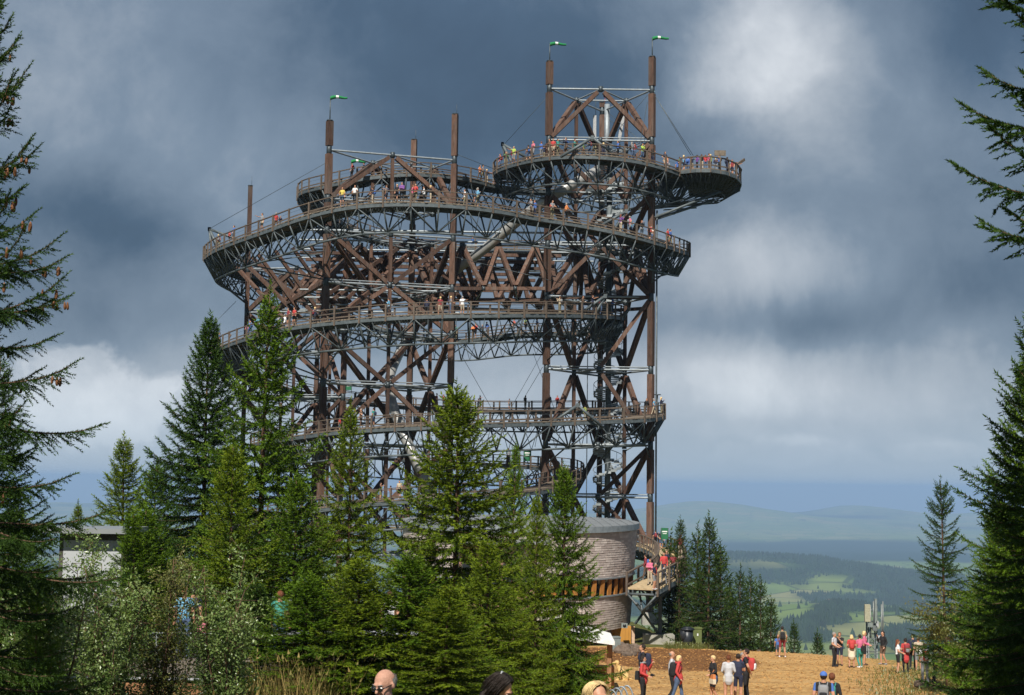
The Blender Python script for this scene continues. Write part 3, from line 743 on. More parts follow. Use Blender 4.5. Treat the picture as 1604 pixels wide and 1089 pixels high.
        for rail, fas in zip(rails, fass):
            part('handrail', rail.mesh('handrail', ['rail_timber', 'cable_steel']), wk)
            part('edge_beam', fas.mesh('edge_beam', 'dark_steel' if key != 'entry' else 'galvanized_steel'), wk)
        part('stringer', mid_.mesh('stringer', 'dark_steel'), wk, kind='stuff')
        part('truss', tr.mesh('truss', 'dark_steel'), wk, kind='stuff')
        names[key] = wk
    # brackets that tie the rings back to the towers
    br = MB()
    for key in ('ramp2', 'ramp3', 'ramp4', 'ramp5'):
        pts, nrm = walk[key]
        for i in range(0, len(pts), 16):
            bo = pts[i] + Vector((0, 0, -2.3)); best = min(C1 + C2 + C3 + M1 + M2 + M3, key=lambda c: (Vector((c.x, c.y, 0)) - Vector((bo.x, bo.y, 0))).length)
            if (Vector((best.x, best.y, 0)) - Vector((bo.x, bo.y, 0))).length < 9.5:
                br.tube(bo, (best.x, best.y, bo.z - 1.8), .08, 5); br.tube(bo, (best.x, best.y, bo.z + .9), .06, 5)
    part('bracket', br.mesh('bracket', 'dark_steel'), T, kind='stuff')
    # ---- teardrop platform that juts out from the topmost ring
    ring = [(1066, 266, 147.5), (1090, 264, 146.6), (1113, 263, 146.5), (1136, 266, 147.5), (1153, 270, 149.5), (1161, 275, 152.5), (1158, 279, 156), (1142, 280, 159), (1110, 280, 160), (1080, 281, 159)]
    zp = P(1113, 263, 146.5).z
    rp = [P(*c) for c in ring]; rp = [Vector((p.x, p.y, zp)) for p in rp]
    pf = MB(); k = len(rp); pf.raw(rp + [p - Vector((0, 0, .12)) for p in rp], [tuple(range(k)), tuple(range(2 * k - 1, k - 1, -1))] + [(i, i + k, (i + 1) % k + k, (i + 1) % k) for i in range(k)])
    plat = part('viewing_platform', pf.mesh('viewing_platform', 'deck_timber'), T)
    rl = MB(); fs = MB(); cone = MB(); cen = sum(rp, Vector()) / k
    tipb = Vector(((C1[0].x), C1[0].y, P(1060, 345, 150).z)); 
    dense = []
    for a, b in zip(rp, rp[1:]): dense += [a.lerp(b, t / 3) for t in range(3)]
    dense.append(rp[-1])
    for a, b in zip(dense, dense[1:]):
        for hz, w, h in ((1.16, .2, .1), (.3, .07, .13)): rl.beam(a + Vector((0, 0, hz)), b + Vector((0, 0, hz)), w, h)
        fs.beam(a - Vector((0, 0, .3)), b - Vector((0, 0, .3)), .12, .34)
    low = [(Vector((p.x, p.y, 0)) * .62 + Vector((cen.x - 2.0, cen.y, 0)) * .38 + Vector((0, 0, zp - 1.7))) for p in dense]
    for i, p in enumerate(dense):
        if i % 2 == 0:
            posts.append((p, math.atan2((p - cen).y, (p - cen).x), 'ramp5')); cone.tube(p - Vector((0, 0, .4)), low[i], .055, 4); cone.tube(low[i], (cen.x - 5, cen.y, zp - 3.0), .05, 4)
        if i + 1 < len(dense): cone.tube(low[i], low[i + 1], .06, 5); cone.tube(p - Vector((0, 0, .4)), low[i + 1], .04, 4)
        cone.tube(p - Vector((0, 0, .35)), Vector((cen.x - 3, cen.y, zp - .35)), .06, 4)
    part('handrail', rl.mesh('handrail', 'rail_timber'), plat); part('edge_beam', fs.mesh('edge_beam', 'dark_steel'), plat); part('truss', cone.mesh('truss', 'dark_steel'), plat, kind='stuff')
    arm = MB()
    for yy in (-2.2, 2.2):
        arm.tube((P(1128, 285, 150).x, cen.y + yy, zp - 1.7), (C1[0].x + .3, C1[0].y + yy * .3, P(1030, 348, 150).z), .15, 6)
        arm.tube((P(1090, 290, 150).x, cen.y + yy, zp - 2.2), (C1[0].x + .3, C1[0].y, P(1030, 330, 150).z), .09, 6)
        arm.tube((P(1075, 300, 150).x, cen.y + yy, zp - 2.5), (P(1062, 325, 150).x, cen.y + yy * .7, P(1062, 325, 150).z), .08, 6)
        arm.tube((P(1100, 296, 150).x, cen.y + yy, zp - 2.6), (P(1045, 312, 150).x, cen.y + yy * .7, P(1045, 318, 150).z), .07, 6)
    part('support_arm', arm.mesh('support_arm', 'dark_steel'), T)
    bd = MB(); q = P(1128, 240, 147); bd.box(q, 1.15, .12, .55); bd.tube(q - Vector((0, 0, 1.6)), q, .05, 5); part('information_board', bd.mesh('information_board', 'deck_timber'), plat)
    br2 = MB(); br2.beam(P(1155, 258, 152), P(1166, 250, 153), .16, .28); part('prow_beam', br2.mesh('prow_beam', 'rail_timber'), plat)
    # steps off the entry bridge at ramp ring: rail posts, the 300 that show largest one by one
    pm = MB(); pm.box((0, 0, .34), .14, .16, 1.62); pme = pm.mesh('rail_post', 'rail_timber')
    posts.sort(key=lambda t: (t[0].y + (45 if proj(t[0])[1] > 800 and proj(t[0])[0] < 950 else 0)))
    rest = MB()
    for i, (q, rz, key) in enumerate(posts):
        if i < 300: part('rail_post', pme, names[key], Matrix.Translation(q) @ Matrix.Rotation(rz, 4, 'Z'))
        else: rest.box(q + Vector((0, 0, .34)), .14, .16, 1.62, rz)
    part('rail_post', rest.mesh('rail_post', 'rail_timber'), T, kind='stuff')
    # ---- steel V-arms that reach over the rails, and the stay cables
    def varm(px, py, d, dx1, dy1, dx2, dy2):
        va = MB(); a = P(px, py, d); va.tube(a, P(px + dx1, py + dy1, d), .16, 6); va.tube(a, P(px + dx2, py + dy2, d + 1), .14, 6); va.box(a, .3, .3, .4); part('outrigger', va.mesh('outrigger', 'dark_steel'), T)
    varm(328, 359, 160, 24, 52, 6, 62); varm(981, 331, 143, -38, 22, -36, 55); varm(948, 464, 143, -36, 25, -32, 55); varm(328, 359, 160, 60, 22, 14, 36)
    varm(985, 484, 152, -12, 14, -26, 45); varm(787, 226, 153, 40, 22, 34, 60); varm(787, 226, 153, 30, 60, 8, 42); varm(928, 216, 142, -50, 30, 44, 34); varm(905, 635, 139, -45, 30, 40, 35)
    for a, b in [((511, 255, 145), (329, 358, 160)), ((860, 149, 148), (790, 226, 153)), ((1024, 147, 148), (1082, 243, 148)), ((1024, 147, 148), (1086, 244, 149)), ((711, 240, 149), (787, 270, 155)),
                 ((1016, 147, 148), (950, 225, 155)), ((1014, 160, 148), (985, 330, 143)), ((370, 472, 165), (327, 515, 161)), ((985, 485, 152), (980, 455, 151)),
                 ((722, 555, 150), (770, 640, 165)), ((857, 540, 165), (800, 640, 150)), ((850, 575, 148), (820, 625, 170)), ((835, 553, 178), (868, 640, 150)), ((855, 610, 148), (838, 700, 165)),
                 ((985, 331, 143), (985, 300, 146)), ((702, 400, 149), (930, 456, 145)), ((945, 170, 157), (1016, 232, 148)), ((945, 180, 157), (1000, 225, 152))]:
        ca = MB(); ca.tube(P(*a), P(*b), .028, 4); part('stay_cable', ca.mesh('stay_cable', 'cable_steel'), T)
    dp = MB(); c = C1[0]; dp.tube((c.x + .55, c.y - .1, P(1022, 330, 148).z), (c.x + .55, c.y - .1, P(1022, 880, 148).z), .09, 6); part('drain_pipe', dp.mesh('drain_pipe', 'dark_steel'), T)
    # ---- spiral stair inside the slender tower
    sc_ = P(953, 560, 153); sx, sy = sc_.x, sc_.y; ztop = z1[1] - .4; zbot = -7.0
    pole = MB(); pole.tube((sx, sy, zbot - 1), (sx, sy, ztop + 1), .30, 10); stair = part('spiral_stair', pole.mesh('spiral_stair', 'dark_steel'), T)
    nt = 215; dz = (ztop - zbot) / nt
    tm = MB(); tm.raw([(.28, -.09, -.05), (1.5, -.33, -.05), (1.5, .33, -.05), (.28, .09, -.05), (.28, -.09, .05), (1.5, -.33, .05), (1.5, .33, .05), (.28, .09, .05)], [(3, 2, 1, 0), (4, 5, 6, 7), (0, 1, 5, 4), (1, 2, 6, 5), (2, 3, 7, 6), (3, 0, 4, 7)])
    tm.box((1.5, 0, 0), .05, .64, .24)
    tme = tm.mesh('tread', 'stair_steel'); hp = []; hp2 = []
    for i in range(nt):
        a = i * R(23.5); z = zbot + i * dz
        part('tread', tme, stair, Matrix.Translation((sx, sy, z)) @ Matrix.Rotation(a, 4, 'Z'))
        hp.append((sx + 1.52 * math.cos(a), sy + 1.46 * math.sin(a), z + 1.0)); hp2.append((sx + 1.47 * math.cos(a), sy + 1.47 * math.sin(a), z - .05))
    hr = MB(); hr.path(hp, .035, 4); hr.path(hp2, .07, 4)
    for i in range(0, nt, 3): hr.tube(hp2[i], hp[i], .02, 4)
    part('stair_rail', hr.mesh('stair_rail', 'galvanized_steel'), stair)
    ex = MB(); c3 = C1[2]
    ex.tube((sx - 2.2, sy - .6, zbot), (sx - 2.2, sy - .6, z1[3]), .05, 5); part('service_pipe', ex.mesh('service_pipe', 'galvanized_steel'), T)
    # ---- steel tube slide coming down through the frame
    sl_ = spline([P(935, 268, 152), P(905, 284, 149), P(875, 302, 148.5), P(845, 319, 149), P(800, 355, 152), P(752, 398, 154), P(722, 417, 155), P(690, 440, 158), P(655, 500, 163), P(622, 560, 160), P(606, 600, 156), P(620, 650, 152), P(650, 720, 150), P(690, 800, 150)], .8)
    s = MB(); s.path(sl_, .52, 12); part('slide_tube', s.mesh('slide_tube', 'tube_steel'), T)
    # black net tunnel along the rear ramp
    nt_ = MB(); pts, nrm = walk['ramp3']; a0 = int(len(pts) * .80); a1 = int(len(pts) * .93)
    for i in range(a0, a1, 5):
        c = pts[i] + Vector((0, 0, .95)); n_ = nrm[i]
        ringp = [c + n_ * (1.0 * math.cos(t)) + Vector((0, 0, 1.0 * math.sin(t))) for t in np.linspace(0, 2 * PI, 15)]
        nt_.path(ringp, .06, 4)
    for t in np.linspace(0, 2 * PI, 15)[:-1]:
        nt_.path([pts[i] + Vector((0, 0, .95)) + nrm[i] * (1.0 * math.cos(t)) + Vector((0, 0, 1.0 * math.sin(t))) for i in range(a0, a1, 2)], .045, 3)
    part('net_tunnel', nt_.mesh('net_tunnel', 'dark_net'), T)
    # ---- windsocks, rods, antennas
    def windsock(px, py, d, zt_, yaw, L=1.7, base_c=None):
        c = base_c; pole = MB(); top = P(px, py, d).z
        pole.tube((c.x, c.y, zt_), (c.x, c.y, top + .1), .055, 6)
        w = part('windsock', pole.mesh('windsock', 'cable_steel'), T)
        dirv = Vector((math.cos(yaw), math.sin(yaw), 0)); n = 6; r0, r1 = .20, .10
        side = Vector((-dirv.y, dirv.x, 0))
        for i in range(n):
            ms = MB(); rings = []
            for e in (i, i + 1):
                t = e / n; rr = r0 + (r1 - r0) * t; cc = Vector((c.x, c.y, top)) + dirv * (t * L) + Vector((0, 0, .10 * math.sin(t * 5) + .16 * t))
                rings.append([cc + side * (rr * math.cos(q)) + Vector((0, 0, rr * math.sin(q))) for q in np.linspace(0, 2 * PI, 11)[:-1]])
            ms.raw(rings[0] + rings[1], [(k, (k + 1) % 10, 10 + (k + 1) % 10, 10 + k) for k in range(10)], 0, True)
            part('band', ms.mesh('band', 'sock_white' if i in (2,) else 'sock_green'), w)
    windsock(519, 154, 145, P(516, 190, 145).z, .05, base_c=C2[1]); windsock(864, 70, 148, P(862, 97, 148).z, .1, base_c=C1[1]); windsock(1023, 61, 148, P(1021, 90, 148).z, .02, base_c=C1[0])
    wq = P(549, 300, 151); windsock(549, 254, 151, wq.z, .1, 1.5, base_c=Vector((wq.x, wq.y, 0)))
    rods = MB()
    for c, top, L in ((C2[0], P(715, 180, 149).z, 1.1), (C2[2], P(649, 220, 157).z, 1.2), (C3[1], P(393, 292, 173).z, 1.2)):
        rods.tube((c.x + .15, c.y, top), (c.x + .15, c.y, top + L), .02, 4)
    c = C1[2]
    for dx, h in ((-.7, 2.3), (.75, 2.4)): rods.tube((c.x + dx, c.y, z1[0] - .8), (c.x + dx, c.y, z1[0] + h), .03, 4)
    for i in range(18): rods.tube((C1[1].x + (C1[0].x - C1[1].x) * (i + .5) / 18, C1[1].y, z1[0] + .1), (C1[1].x + (C1[0].x - C1[1].x) * (i + .5) / 18, C1[1].y, z1[0] + .32), .02, 3)
    part('lightning_rod', rods.mesh('lightning_rod', 'cable_steel'), T)
    mp = MB(); mp.tube((c.x + .5, c.y - .7, z1[1] - 1), (c.x + .5, c.y - .7, z1[0] + .6), .3, 8); part('antenna_mast', mp.mesh('antenna_mast', 'galvanized_steel'), T)
    for dx, zc, tilt in ((-.85, z1[0] - 2.3, 0), (2.0, z1[0] - 2.2, .28)):
        a = MB(); a.beam((c.x + dx - tilt, c.y - .9, zc - 1.6), (c.x + dx + tilt, c.y - .9, zc + 1.6), .34, .22, up=(0, 1, 0)); part('antenna_panel', a.mesh('antenna_panel', 'antenna_white'), T)
    d = MB(); d.ellip((c.x - 1.4, c.y - .8, z1[1] - .1), .55, .4, .5); d.tube((c.x - 1.4, c.y - .8, z1[1] - 1.6), (c.x - 1.4, c.y - .8, z1[1]), .06, 5); part('antenna_dish', d.mesh('antenna_dish', 'antenna_white'), T)
    lm = MB(); pz = z1[0] + 1.6; lm.tube((c.x + .3, c.y, z1[0] + .6), (c.x + .3, c.y, pz), .03, 4); lm.tube((c.x + .3, c.y, pz), (c.x + .3, c.y, pz + .45), .17, 8, .21); part('warning_lamp', lm.mesh('warning_lamp', 'lamp_red'), T)
    lm = MB(); q = P(1030, 619, 146); lm.tube(q - Vector((0, 0, 2.4)), q, .05, 6); lm.tube(q, q + Vector((0, 0, .08)), .38, 10, .30); part('lamp_post', lm.mesh('lamp_post', 'node_steel'), T)
    # green information banners that hang on the rails
    for (px, py, d, w, h) in ((826, 713, 172, .85, 1.4), (1041, 836, 131, .65, 1.0), (546, 605, 165, .7, .9)):
        bb = MB(); q = P(px, py, d); bb.box(q, w, .07, h); bb.tube(q - Vector((w / 2, .05, h * .9)), q + Vector((-w / 2, -.05, h / 2)), .03, 4, mi=1); bb.tube(q - Vector((-w / 2, .05, h * .9)), q + Vector((w / 2, -.05, h / 2)), .03, 4, mi=1)
        bb.box(q + Vector((0, -.045, h * .18)), w * .7, .012, h * .1, mi=2); bb.box(q + Vector((0, -.045, 0)), w * .55, .012, h * .05, mi=2)
        part('banner', bb.mesh('banner', ['banner_green', 'cable_steel', 'sock_white']), T)
    # ---- leg of the entry bridge
    lg = MB(); q = P(1034, 925, 104); gzq = gz(q.x, q.y)
    lg.beam((q.x, q.y, gzq + .6), (q.x, q.y, P(1034, 916, 104).z), .24, .24)
    lg.beam((q.x - .1, q.y, gzq + .7), P(997, 945, 101), .13, .13); lg.beam(P(1034, 926, 104), P(995, 977, 106), .13, .13); lg.beam(P(1031, 934, 104), P(1010, 921, 103), .13, .13)
    leg = part('bridge_leg', lg.mesh('bridge_leg', 'dark_steel'), T)
    fb = MB(); fb.box((q.x - .1, q.y, gzq + .3), 2.1, 1.5, .75); part('footing', fb.mesh('footing', 'concrete'), leg)
    for c in C1 + C2 + C3:
        f = MB(); f.box((c.x, c.y, -13.3), 1.6, 1.6, 1.2); part('footing', f.mesh('footing', 'concrete'), T)
    return T, walk, zp, dense
TOWER, WALK, PLATZ, PLATRING = build_tower()
# ------------------------------------------------------------------ round shingled building
def build_round_house():
    cx, cy, rx, ry = .75, 108.5, 8.55, 11.5
    e = empty('round_building', (cx, cy, gz(cx, cy))); tag(e, 'round building clad in weathered wooden shingles with a flat grey roof', 'building')
    zr = lambda y: -2.78 - .012 * (cy - y)              # roof falls a little towards the front
    zb0, zb1 = -6.42, -7.62                                 # ribbon window
    zbot = -9.95
    def rad(z): return 1.0 - .055 * ((-3.3 - z) / 6.6)      # the drum leans in towards its foot
    def pt(t, z, o=0.0):
        k = rad(z); return (cx + (rx + o) * k * math.cos(t), cy + (ry + o) * k * math.sin(t), z)
    T0, T1 = R(-175), R(65)
    def drum(z0, z1f, name):
        V = []; F = []; tint = []
        nrow = max(1, int(round((z1f - z0) / .155)))
        for r_ in range(nrow + 1):
            za = z0 + (z1f - z0) * r_ / nrow; t = T0 + rng.random() * .03
            while t < T1:
                wdt = rng.uniform(.35, .95) / 10.0; t2 = min(t + wdt, T1); off = rng.uniform(.0, .008); tn = rng.random()
                zt_ = min(za + .20, z1f + .03)
                a, b = pt(t + .001, za, .020 + off), pt(t2 - .001, za, .020 + off); c, d = pt(t2 - .001, zt_, .003), pt(t + .001, zt_, .003)
                a2, b2 = pt(t + .001, za, .0), pt(t2 - .001, za, .0)
                k = len(V); V += [a, b, c, d, a2, b2]; F += [(k, k + 1, k + 2, k + 3), (k + 4, k + 5, k + 1, k)]; tint += [tn] * 6; t = t2
        part(name, np_mesh(name, V, F, 'shingle', attr={'tint': tint}), e, kind='stuff')
    drum(zb0, -3.25, 'shingle_cladding'); drum(zbot, zb1, 'shingle_cladding')
    wl = MB(); ts = np.linspace(T0, T1, 70)
    for z0, z1 in ((zbot, zb1), (zb0, -3.2)):
        for a, b in zip(ts, ts[1:]): wl.raw([pt(a, z0, -.02), pt(b, z0, -.02), pt(b, z1, -.02), pt(a, z1, -.02)], [(0, 1, 2, 3)], smooth=True)
    # underside and back
    for a, b in zip(ts, ts[1:]): wl.raw([pt(a, zbot + .02), pt(b, zbot + .02), (cx, cy, zbot + .02)], [(2, 1, 0)])
    part('wall', wl.mesh('wall', 'shingle'), e)
    gl = MB()
    for a, b in zip(ts, ts[1:]): gl.raw([pt(a, zb1, -.35), pt(b, zb1, -.35), pt(b, zb0, -.35), pt(a, zb0, -.35)], [(0, 1, 2, 3)])
    part('ribbon_window', gl.mesh('ribbon_window', 'dark_glass'), e)
    for z in (zb0, zb1):
        lead = MB()
        for a, b in zip(ts, ts[1:]): lead.beam(pt(a, z, .03), pt(b, z, .03), .12, .10)
        part('flashing', lead.mesh('flashing', 'galvanized_steel'), e)
    for i in range(34):
        t = R(-150) + i * R(5.4)
        f = MB(); f.beam(pt(t, zb1 + .05, -.08), pt(t, zb0 - .05, -.08), .34, .12, up=(math.cos(t), math.sin(t), 0)); part('window_fin', f.mesh('window_fin', 'orange_wood'), e)
    # roof: a shallow metal disc with standing seams and a broad eaves band
    rf = MB(); ta = np.linspace(0, 2 * PI, 97)[:-1]
    def rp(t, dz, o): y = cy + (ry + o) * math.sin(t); return (cx + (rx + o) * math.cos(t), y, zr(y) + dz)
    top = [rp(t, 0.0, .14) for t in ta]; bot = [rp(t, -.42, .10) for t in ta]; n = len(ta)
    rf.raw(top + [(cx, cy, zr(cy) + .12)], [(i, (i + 1) % n, n) for i in range(n)])
    rf.raw(top + bot, [(i, n + i, n + (i + 1) % n, (i + 1) % n) for i in range(n)])
    rf.raw(bot + [(cx, cy, zr(cy) - .42)], [((i + 1) % n, i, n) for i in range(n)])
    roof = part('roof', rf.mesh('roof', 'roof_metal'), e)
    sm = MB()
    for i in range(-13, 14):
        x = cx + i * .62; q = 1 - ((x - cx) / (rx + .2)) ** 2
        if q > .02:
            dy = (ry + .2) * math.sqrt(q)
            for y0, y1 in ((cy - dy, cy), (cy, cy + dy)):
                f0 = 1 - math.hypot((x - cx) / rx, (y0 - cy) / ry); f1 = 1 - math.hypot((x - cx) / rx, (y1 - cy) / ry)
                sm.beam((x, y0, zr(y0) + .03 + .12 * max(0, f0)), (x, y1, zr(y1) + .03 + .12 * max(0, f1)), .03, .05)
    part('standing_seam', sm.mesh('standing_seam', 'roof_metal'), roof, kind='stuff')
    bandm = MB()
    for i in range(n):
        a, b = rp(ta[i], -.21, .15), rp(ta[(i + 1) % n], -.21, .15); bandm.beam(a, b, .05, .40)
    part('eaves_band', bandm.mesh('eaves_band', 'galvanized_steel'), roof)
    # ground storey, set back under the overhang
    gb = MB(); ts2 = np.linspace(R(-170), R(60), 40)
    def pg(t, z): return (cx + (rx - 1.5) * math.cos(t), cy + (ry - 2.0) * math.sin(t), z)
    for a, b in zip(ts2, ts2[1:]): gb.raw([pg(a, -12.6), pg(b, -12.6), pg(b, -9.9), pg(a, -9.9)], [(0, 1, 2, 3)])
    part('lower_wall', gb.mesh('lower_wall', 'yellow_wood'), e)
    q = P(989, 988, 104); post = MB(); post.box((q.x, q.y, -11.2), .42, .6, 2.6); part('pale_post', post.mesh('pale_post', 'pale_post'), e)
    q = P(967, 993, 103); dw = MB(); dw.box((q.x + .1, q.y + .4, -11.0), 1.75, .15, 2.3); part('door', dw.mesh('door', 'yellow_wood'), e)
    q = P(953, 1000, 102.5); dk = MB(); dk.box((q.x, q.y + .3, -10.95), .42, .12, 2.2); part('window', dk.mesh('window', 'dark_glass'), e)
    q = P(978, 980, 102); vt = MB(); vt.box((q.x, q.y, q.z), .42, .3, .32); vt.tube((q.x, q.y - .16, q.z), (q.x, q.y - .17, q.z), .12, 10, mi=1); part('vent_box', vt.mesh('vent_box', ['grey_bin', 'dark_glass']), e)
    # flat reddish front bay with its lower metal roof, left of the drum
    x0, x1 = P(770, 850, 97).x, P(838, 850, 97).x
    bay = MB(); bay.box(((x0 + x1) / 2 - 1, 100.0, -8.0), x1 - x0 + 2.2, 5.6, 8.0); b_ = part('bay_wall', bay.mesh('bay_wall', 'red_facade'), e)
    for k in range(4):
        wv = MB(); xx = x0 - 1.4 + k * 1.35
        wv.box((xx, 97.15, -6.1), 1.0, .1, 1.5, mi=0); wv.box((xx, 97.1, -6.1), 1.12, .06, 1.62, mi=1)
        w2 = MB(); w2.box((xx, 97.05, -6.1), .95, .05, 1.42); f = part('window', wv.mesh('window', ['dark_glass', 'kiosk_dark']), b_); 
        part('pane', w2.mesh('pane', 'dark_glass'), b_)
    br = MB(); br.box(((x0 + x1) / 2 - .8, 99.6, -3.85), x1 - x0 + 3.6, 6.8, .36); part('bay_roof', br.mesh('bay_roof', 'roof_metal'), e)
build_round_house()

# ------------------------------------------------------------------ small things about the plaza
def put(x, y): return Vector((x, y, gz(x, y)))
def at_px(px, Y):                      # ground point under photo column px at distance Y
    x = P(px, 900, Y).x; return put(x, Y)

def bin_(p):
    b = MB(); b.tube(p + Vector((0, 0, .0)), p + Vector((0, 0, 1.25)), .33, 10, .40); b.tube(p + Vector((0, 0, 1.25)), p + Vector((0, 0, 1.37)), .5, 10, .42); b.ellip(p + Vector((-.25, -.1, .95)), .28, .25, .42, warp=lambda v: v * (1 + .2 * math.sin(7 * v.x + 3 * v.z)))
    e = empty('rubbish_bin', p); tag(e, 'black rubbish bin with a sagging bag beside the green cabinet', 'bin')
    part('bag', b.mesh('bag', 'bin_black'), e)
    b = MB(); b.tube(p + Vector((0, 0, 1.37)), p + Vector((0, 0, 1.45)), .40, 10, .2); part('lid', b.mesh('lid', 'bin_black'), e)
bin_(at_px(1077, 99))
def cabinet(p):
    e = empty('utility_cabinet', p); tag(e, 'olive green utility cabinet with two doors standing by dark spruces', 'cabinet')
    b = MB(); b.box(p + Vector((0, 0, .52)), .64, .5, 1.04); b.box(p + Vector((0, 0, 1.57)), .66, .52, 1.0); part('body', b.mesh('body', 'cabinet_green'), e)
    b = MB(); b.box(p + Vector((0, 0, 2.11)), .74, .6, .08); part('lid', b.mesh('lid', 'cabinet_green'), e)
    for z in (.52, 1.57):
        b = MB(); b.box(p + Vector((0, -.27, z)), .54, .03, .86); d = part('door', b.mesh('door', 'cabinet_green'), e)
        b = MB(); b.box(p + Vector((.05, -.295, z + .12)), .09, .02, .15); part('handle', b.mesh('handle', 'sock_white'), d)
cabinet(at_px(1091, 100))
def grey_bin(p):
    e = empty('metal_container', p); tag(e, 'grey metal container standing under the shingled wall by the rocks', 'container')
    b = MB(); b.box(p + Vector((0, 0, .42)), .5, .5, .84, .25, taper=1.06); part('body', b.mesh('body', 'grey_bin'), e)
    b = MB(); b.box(p + Vector((0, 0, .87)), .58, .58, .06, .25); part('lid', b.mesh('lid', 'grey_bin'), e)
grey_bin(at_px(964, 88))
def rock(p, s, sd, label):
    b = MB(); r2 = random.Random(sd); ph = [r2.uniform(0, 6) for _ in range(4)]
    b.ellip(p + Vector((0, 0, s * .25)), s * r2.uniform(.6, .8), s * r2.uniform(.45, .65), s * r2.uniform(.35, .5), 9, 6, warp=lambda v: v * (1 + .16 * math.sin(3 * v.x + ph[0]) + .14 * math.sin(4 * v.y + ph[1] + 2 * v.z) + .1 * math.sin(9 * v.z + ph[2])), rot=Matrix.Rotation(ph[3], 3, 'Z'))
    for i in range(len(b.sm)): b.sm[i] = False
    o = b.build('rock', 'rock'); tag(o, label, 'rock', 'rocks heaped under the shingled wall')
rr_ = random.Random(5)
ORD = ['first', 'second', 'third', 'fourth', 'fifth', 'sixth', 'seventh', 'eighth', 'ninth', 'tenth', 'eleventh', 'twelfth', 'thirteenth', 'fourteenth']
for i in range(14):
    px = 973 + 2.1 * i + rr_.uniform(-.6, .6); yy = rr_.uniform(82, 91); sz = rr_.uniform(.35, .75)
    rock(at_px(px, yy), sz, i, ('small' if sz < .55 else 'large') + ' brown rock, ' + ORD[i] + ' along the heap counted from the grey container')
for i, (px, yy, s) in enumerate([(1441, 63, .5), (1188, 92, .22), (1160, 92, .2)]):
    rock(at_px(px, yy), s, 60 + i, ['pale stone lying on the grass behind the person with red backpack', 'small pale stone on the far plaza edge right of the dark spruces', 'smaller stone on the far plaza edge before the dark spruces'][i])

def stall():
    e = empty('market_stall', at_px(947, 56)); tag(e, 'small wooden stall with a sloping white roof beside the spruce', 'stall')
    c = at_px(940, 57); z = P(950, 1000, 57).z
    b = MB(); b.raw([(c.x - 1.8, 55.6, z + .30), P(963, 1005, 55.6), (P(963, 1005, 57).x, 59.5, z - .05), (c.x - 1.8, 59.5, z + .65)], [(0, 1, 2, 3)])
    b.raw([v for v in [(c.x - 1.8, 55.6, z + .18), tuple(P(963, 1005, 55.6) - Vector((0, 0, .14))), (P(963, 1005, 57).x, 59.5, z - .19), (c.x - 1.8, 59.5, z + .5)]], [(3, 2, 1, 0)])
    b.raw([(c.x - 1.8, 55.6, z + .30), tuple(P(963, 1005, 55.6)), tuple(P(963, 1005, 55.6) - Vector((0, 0, .14))), (c.x - 1.8, 55.6, z + .18)], [(3, 2, 1, 0)])
    part('roof', b.mesh('roof', 'awning_white'), e)
    for px, yy in ((955, 56.2), (957, 59), (905, 56.2)):
        p = at_px(px, yy); b = MB(); b.beam(p, (p.x, p.y, P(px, 1007, yy).z), .16, .16); part('post', b.mesh('post', 'fence_wood'), e)
    p = at_px(930, 57.4); b = MB(); b.box(p + Vector((0, 0, .5)), 1.6, .7, 1.0); part('counter', b.mesh('counter', 'fence_wood'), e)
stall()
def ramp_slab():
    V = []; 
    for (px, Y) in ((925, 44), (962, 44), (992, 47), (985, 52), (962, 55.5), (930, 55.5)):
        p = at_px(px, Y); V.append(p + Vector((0, 0, .09)))
    b = MB(); n = len(V); b.raw(V + [v - Vector((0, 0, .3)) for v in V], [tuple(range(n)), ] + [(i, n + i, n + (i + 1) % n, (i + 1) % n) for i in range(n)])
    structure('concrete_path', b.mesh('concrete_path', 'concrete'))
ramp_slab()
def bike_rack():
    p = at_px(966, 46); e = empty('bicycle_rack', p); tag(e, 'low bicycle rack of bent grey steel hoops on concrete slab', 'bicycle rack')
    for i in range(4):
        q = at_px(959 + i * 8, 45.6 + i * .7) + Vector((0, 0, .1)); b = MB()
        b.path([q + Vector((-.22 * math.cos(t) * 1.0, .1 * math.cos(t), .62 * math.sin(t))) for t in np.linspace(0, PI, 12)], .028, 6)
        part('hoop', b.mesh('hoop', 'galvanized_steel'), e)
    b = MB(); b.beam(at_px(956, 45.4) + Vector((0, 0, .13)), at_px(986, 48) + Vector((0, 0, .13)), .06, .05); part('base_rail', b.mesh('base_rail', 'galvanized_steel'), e)
bike_rack()

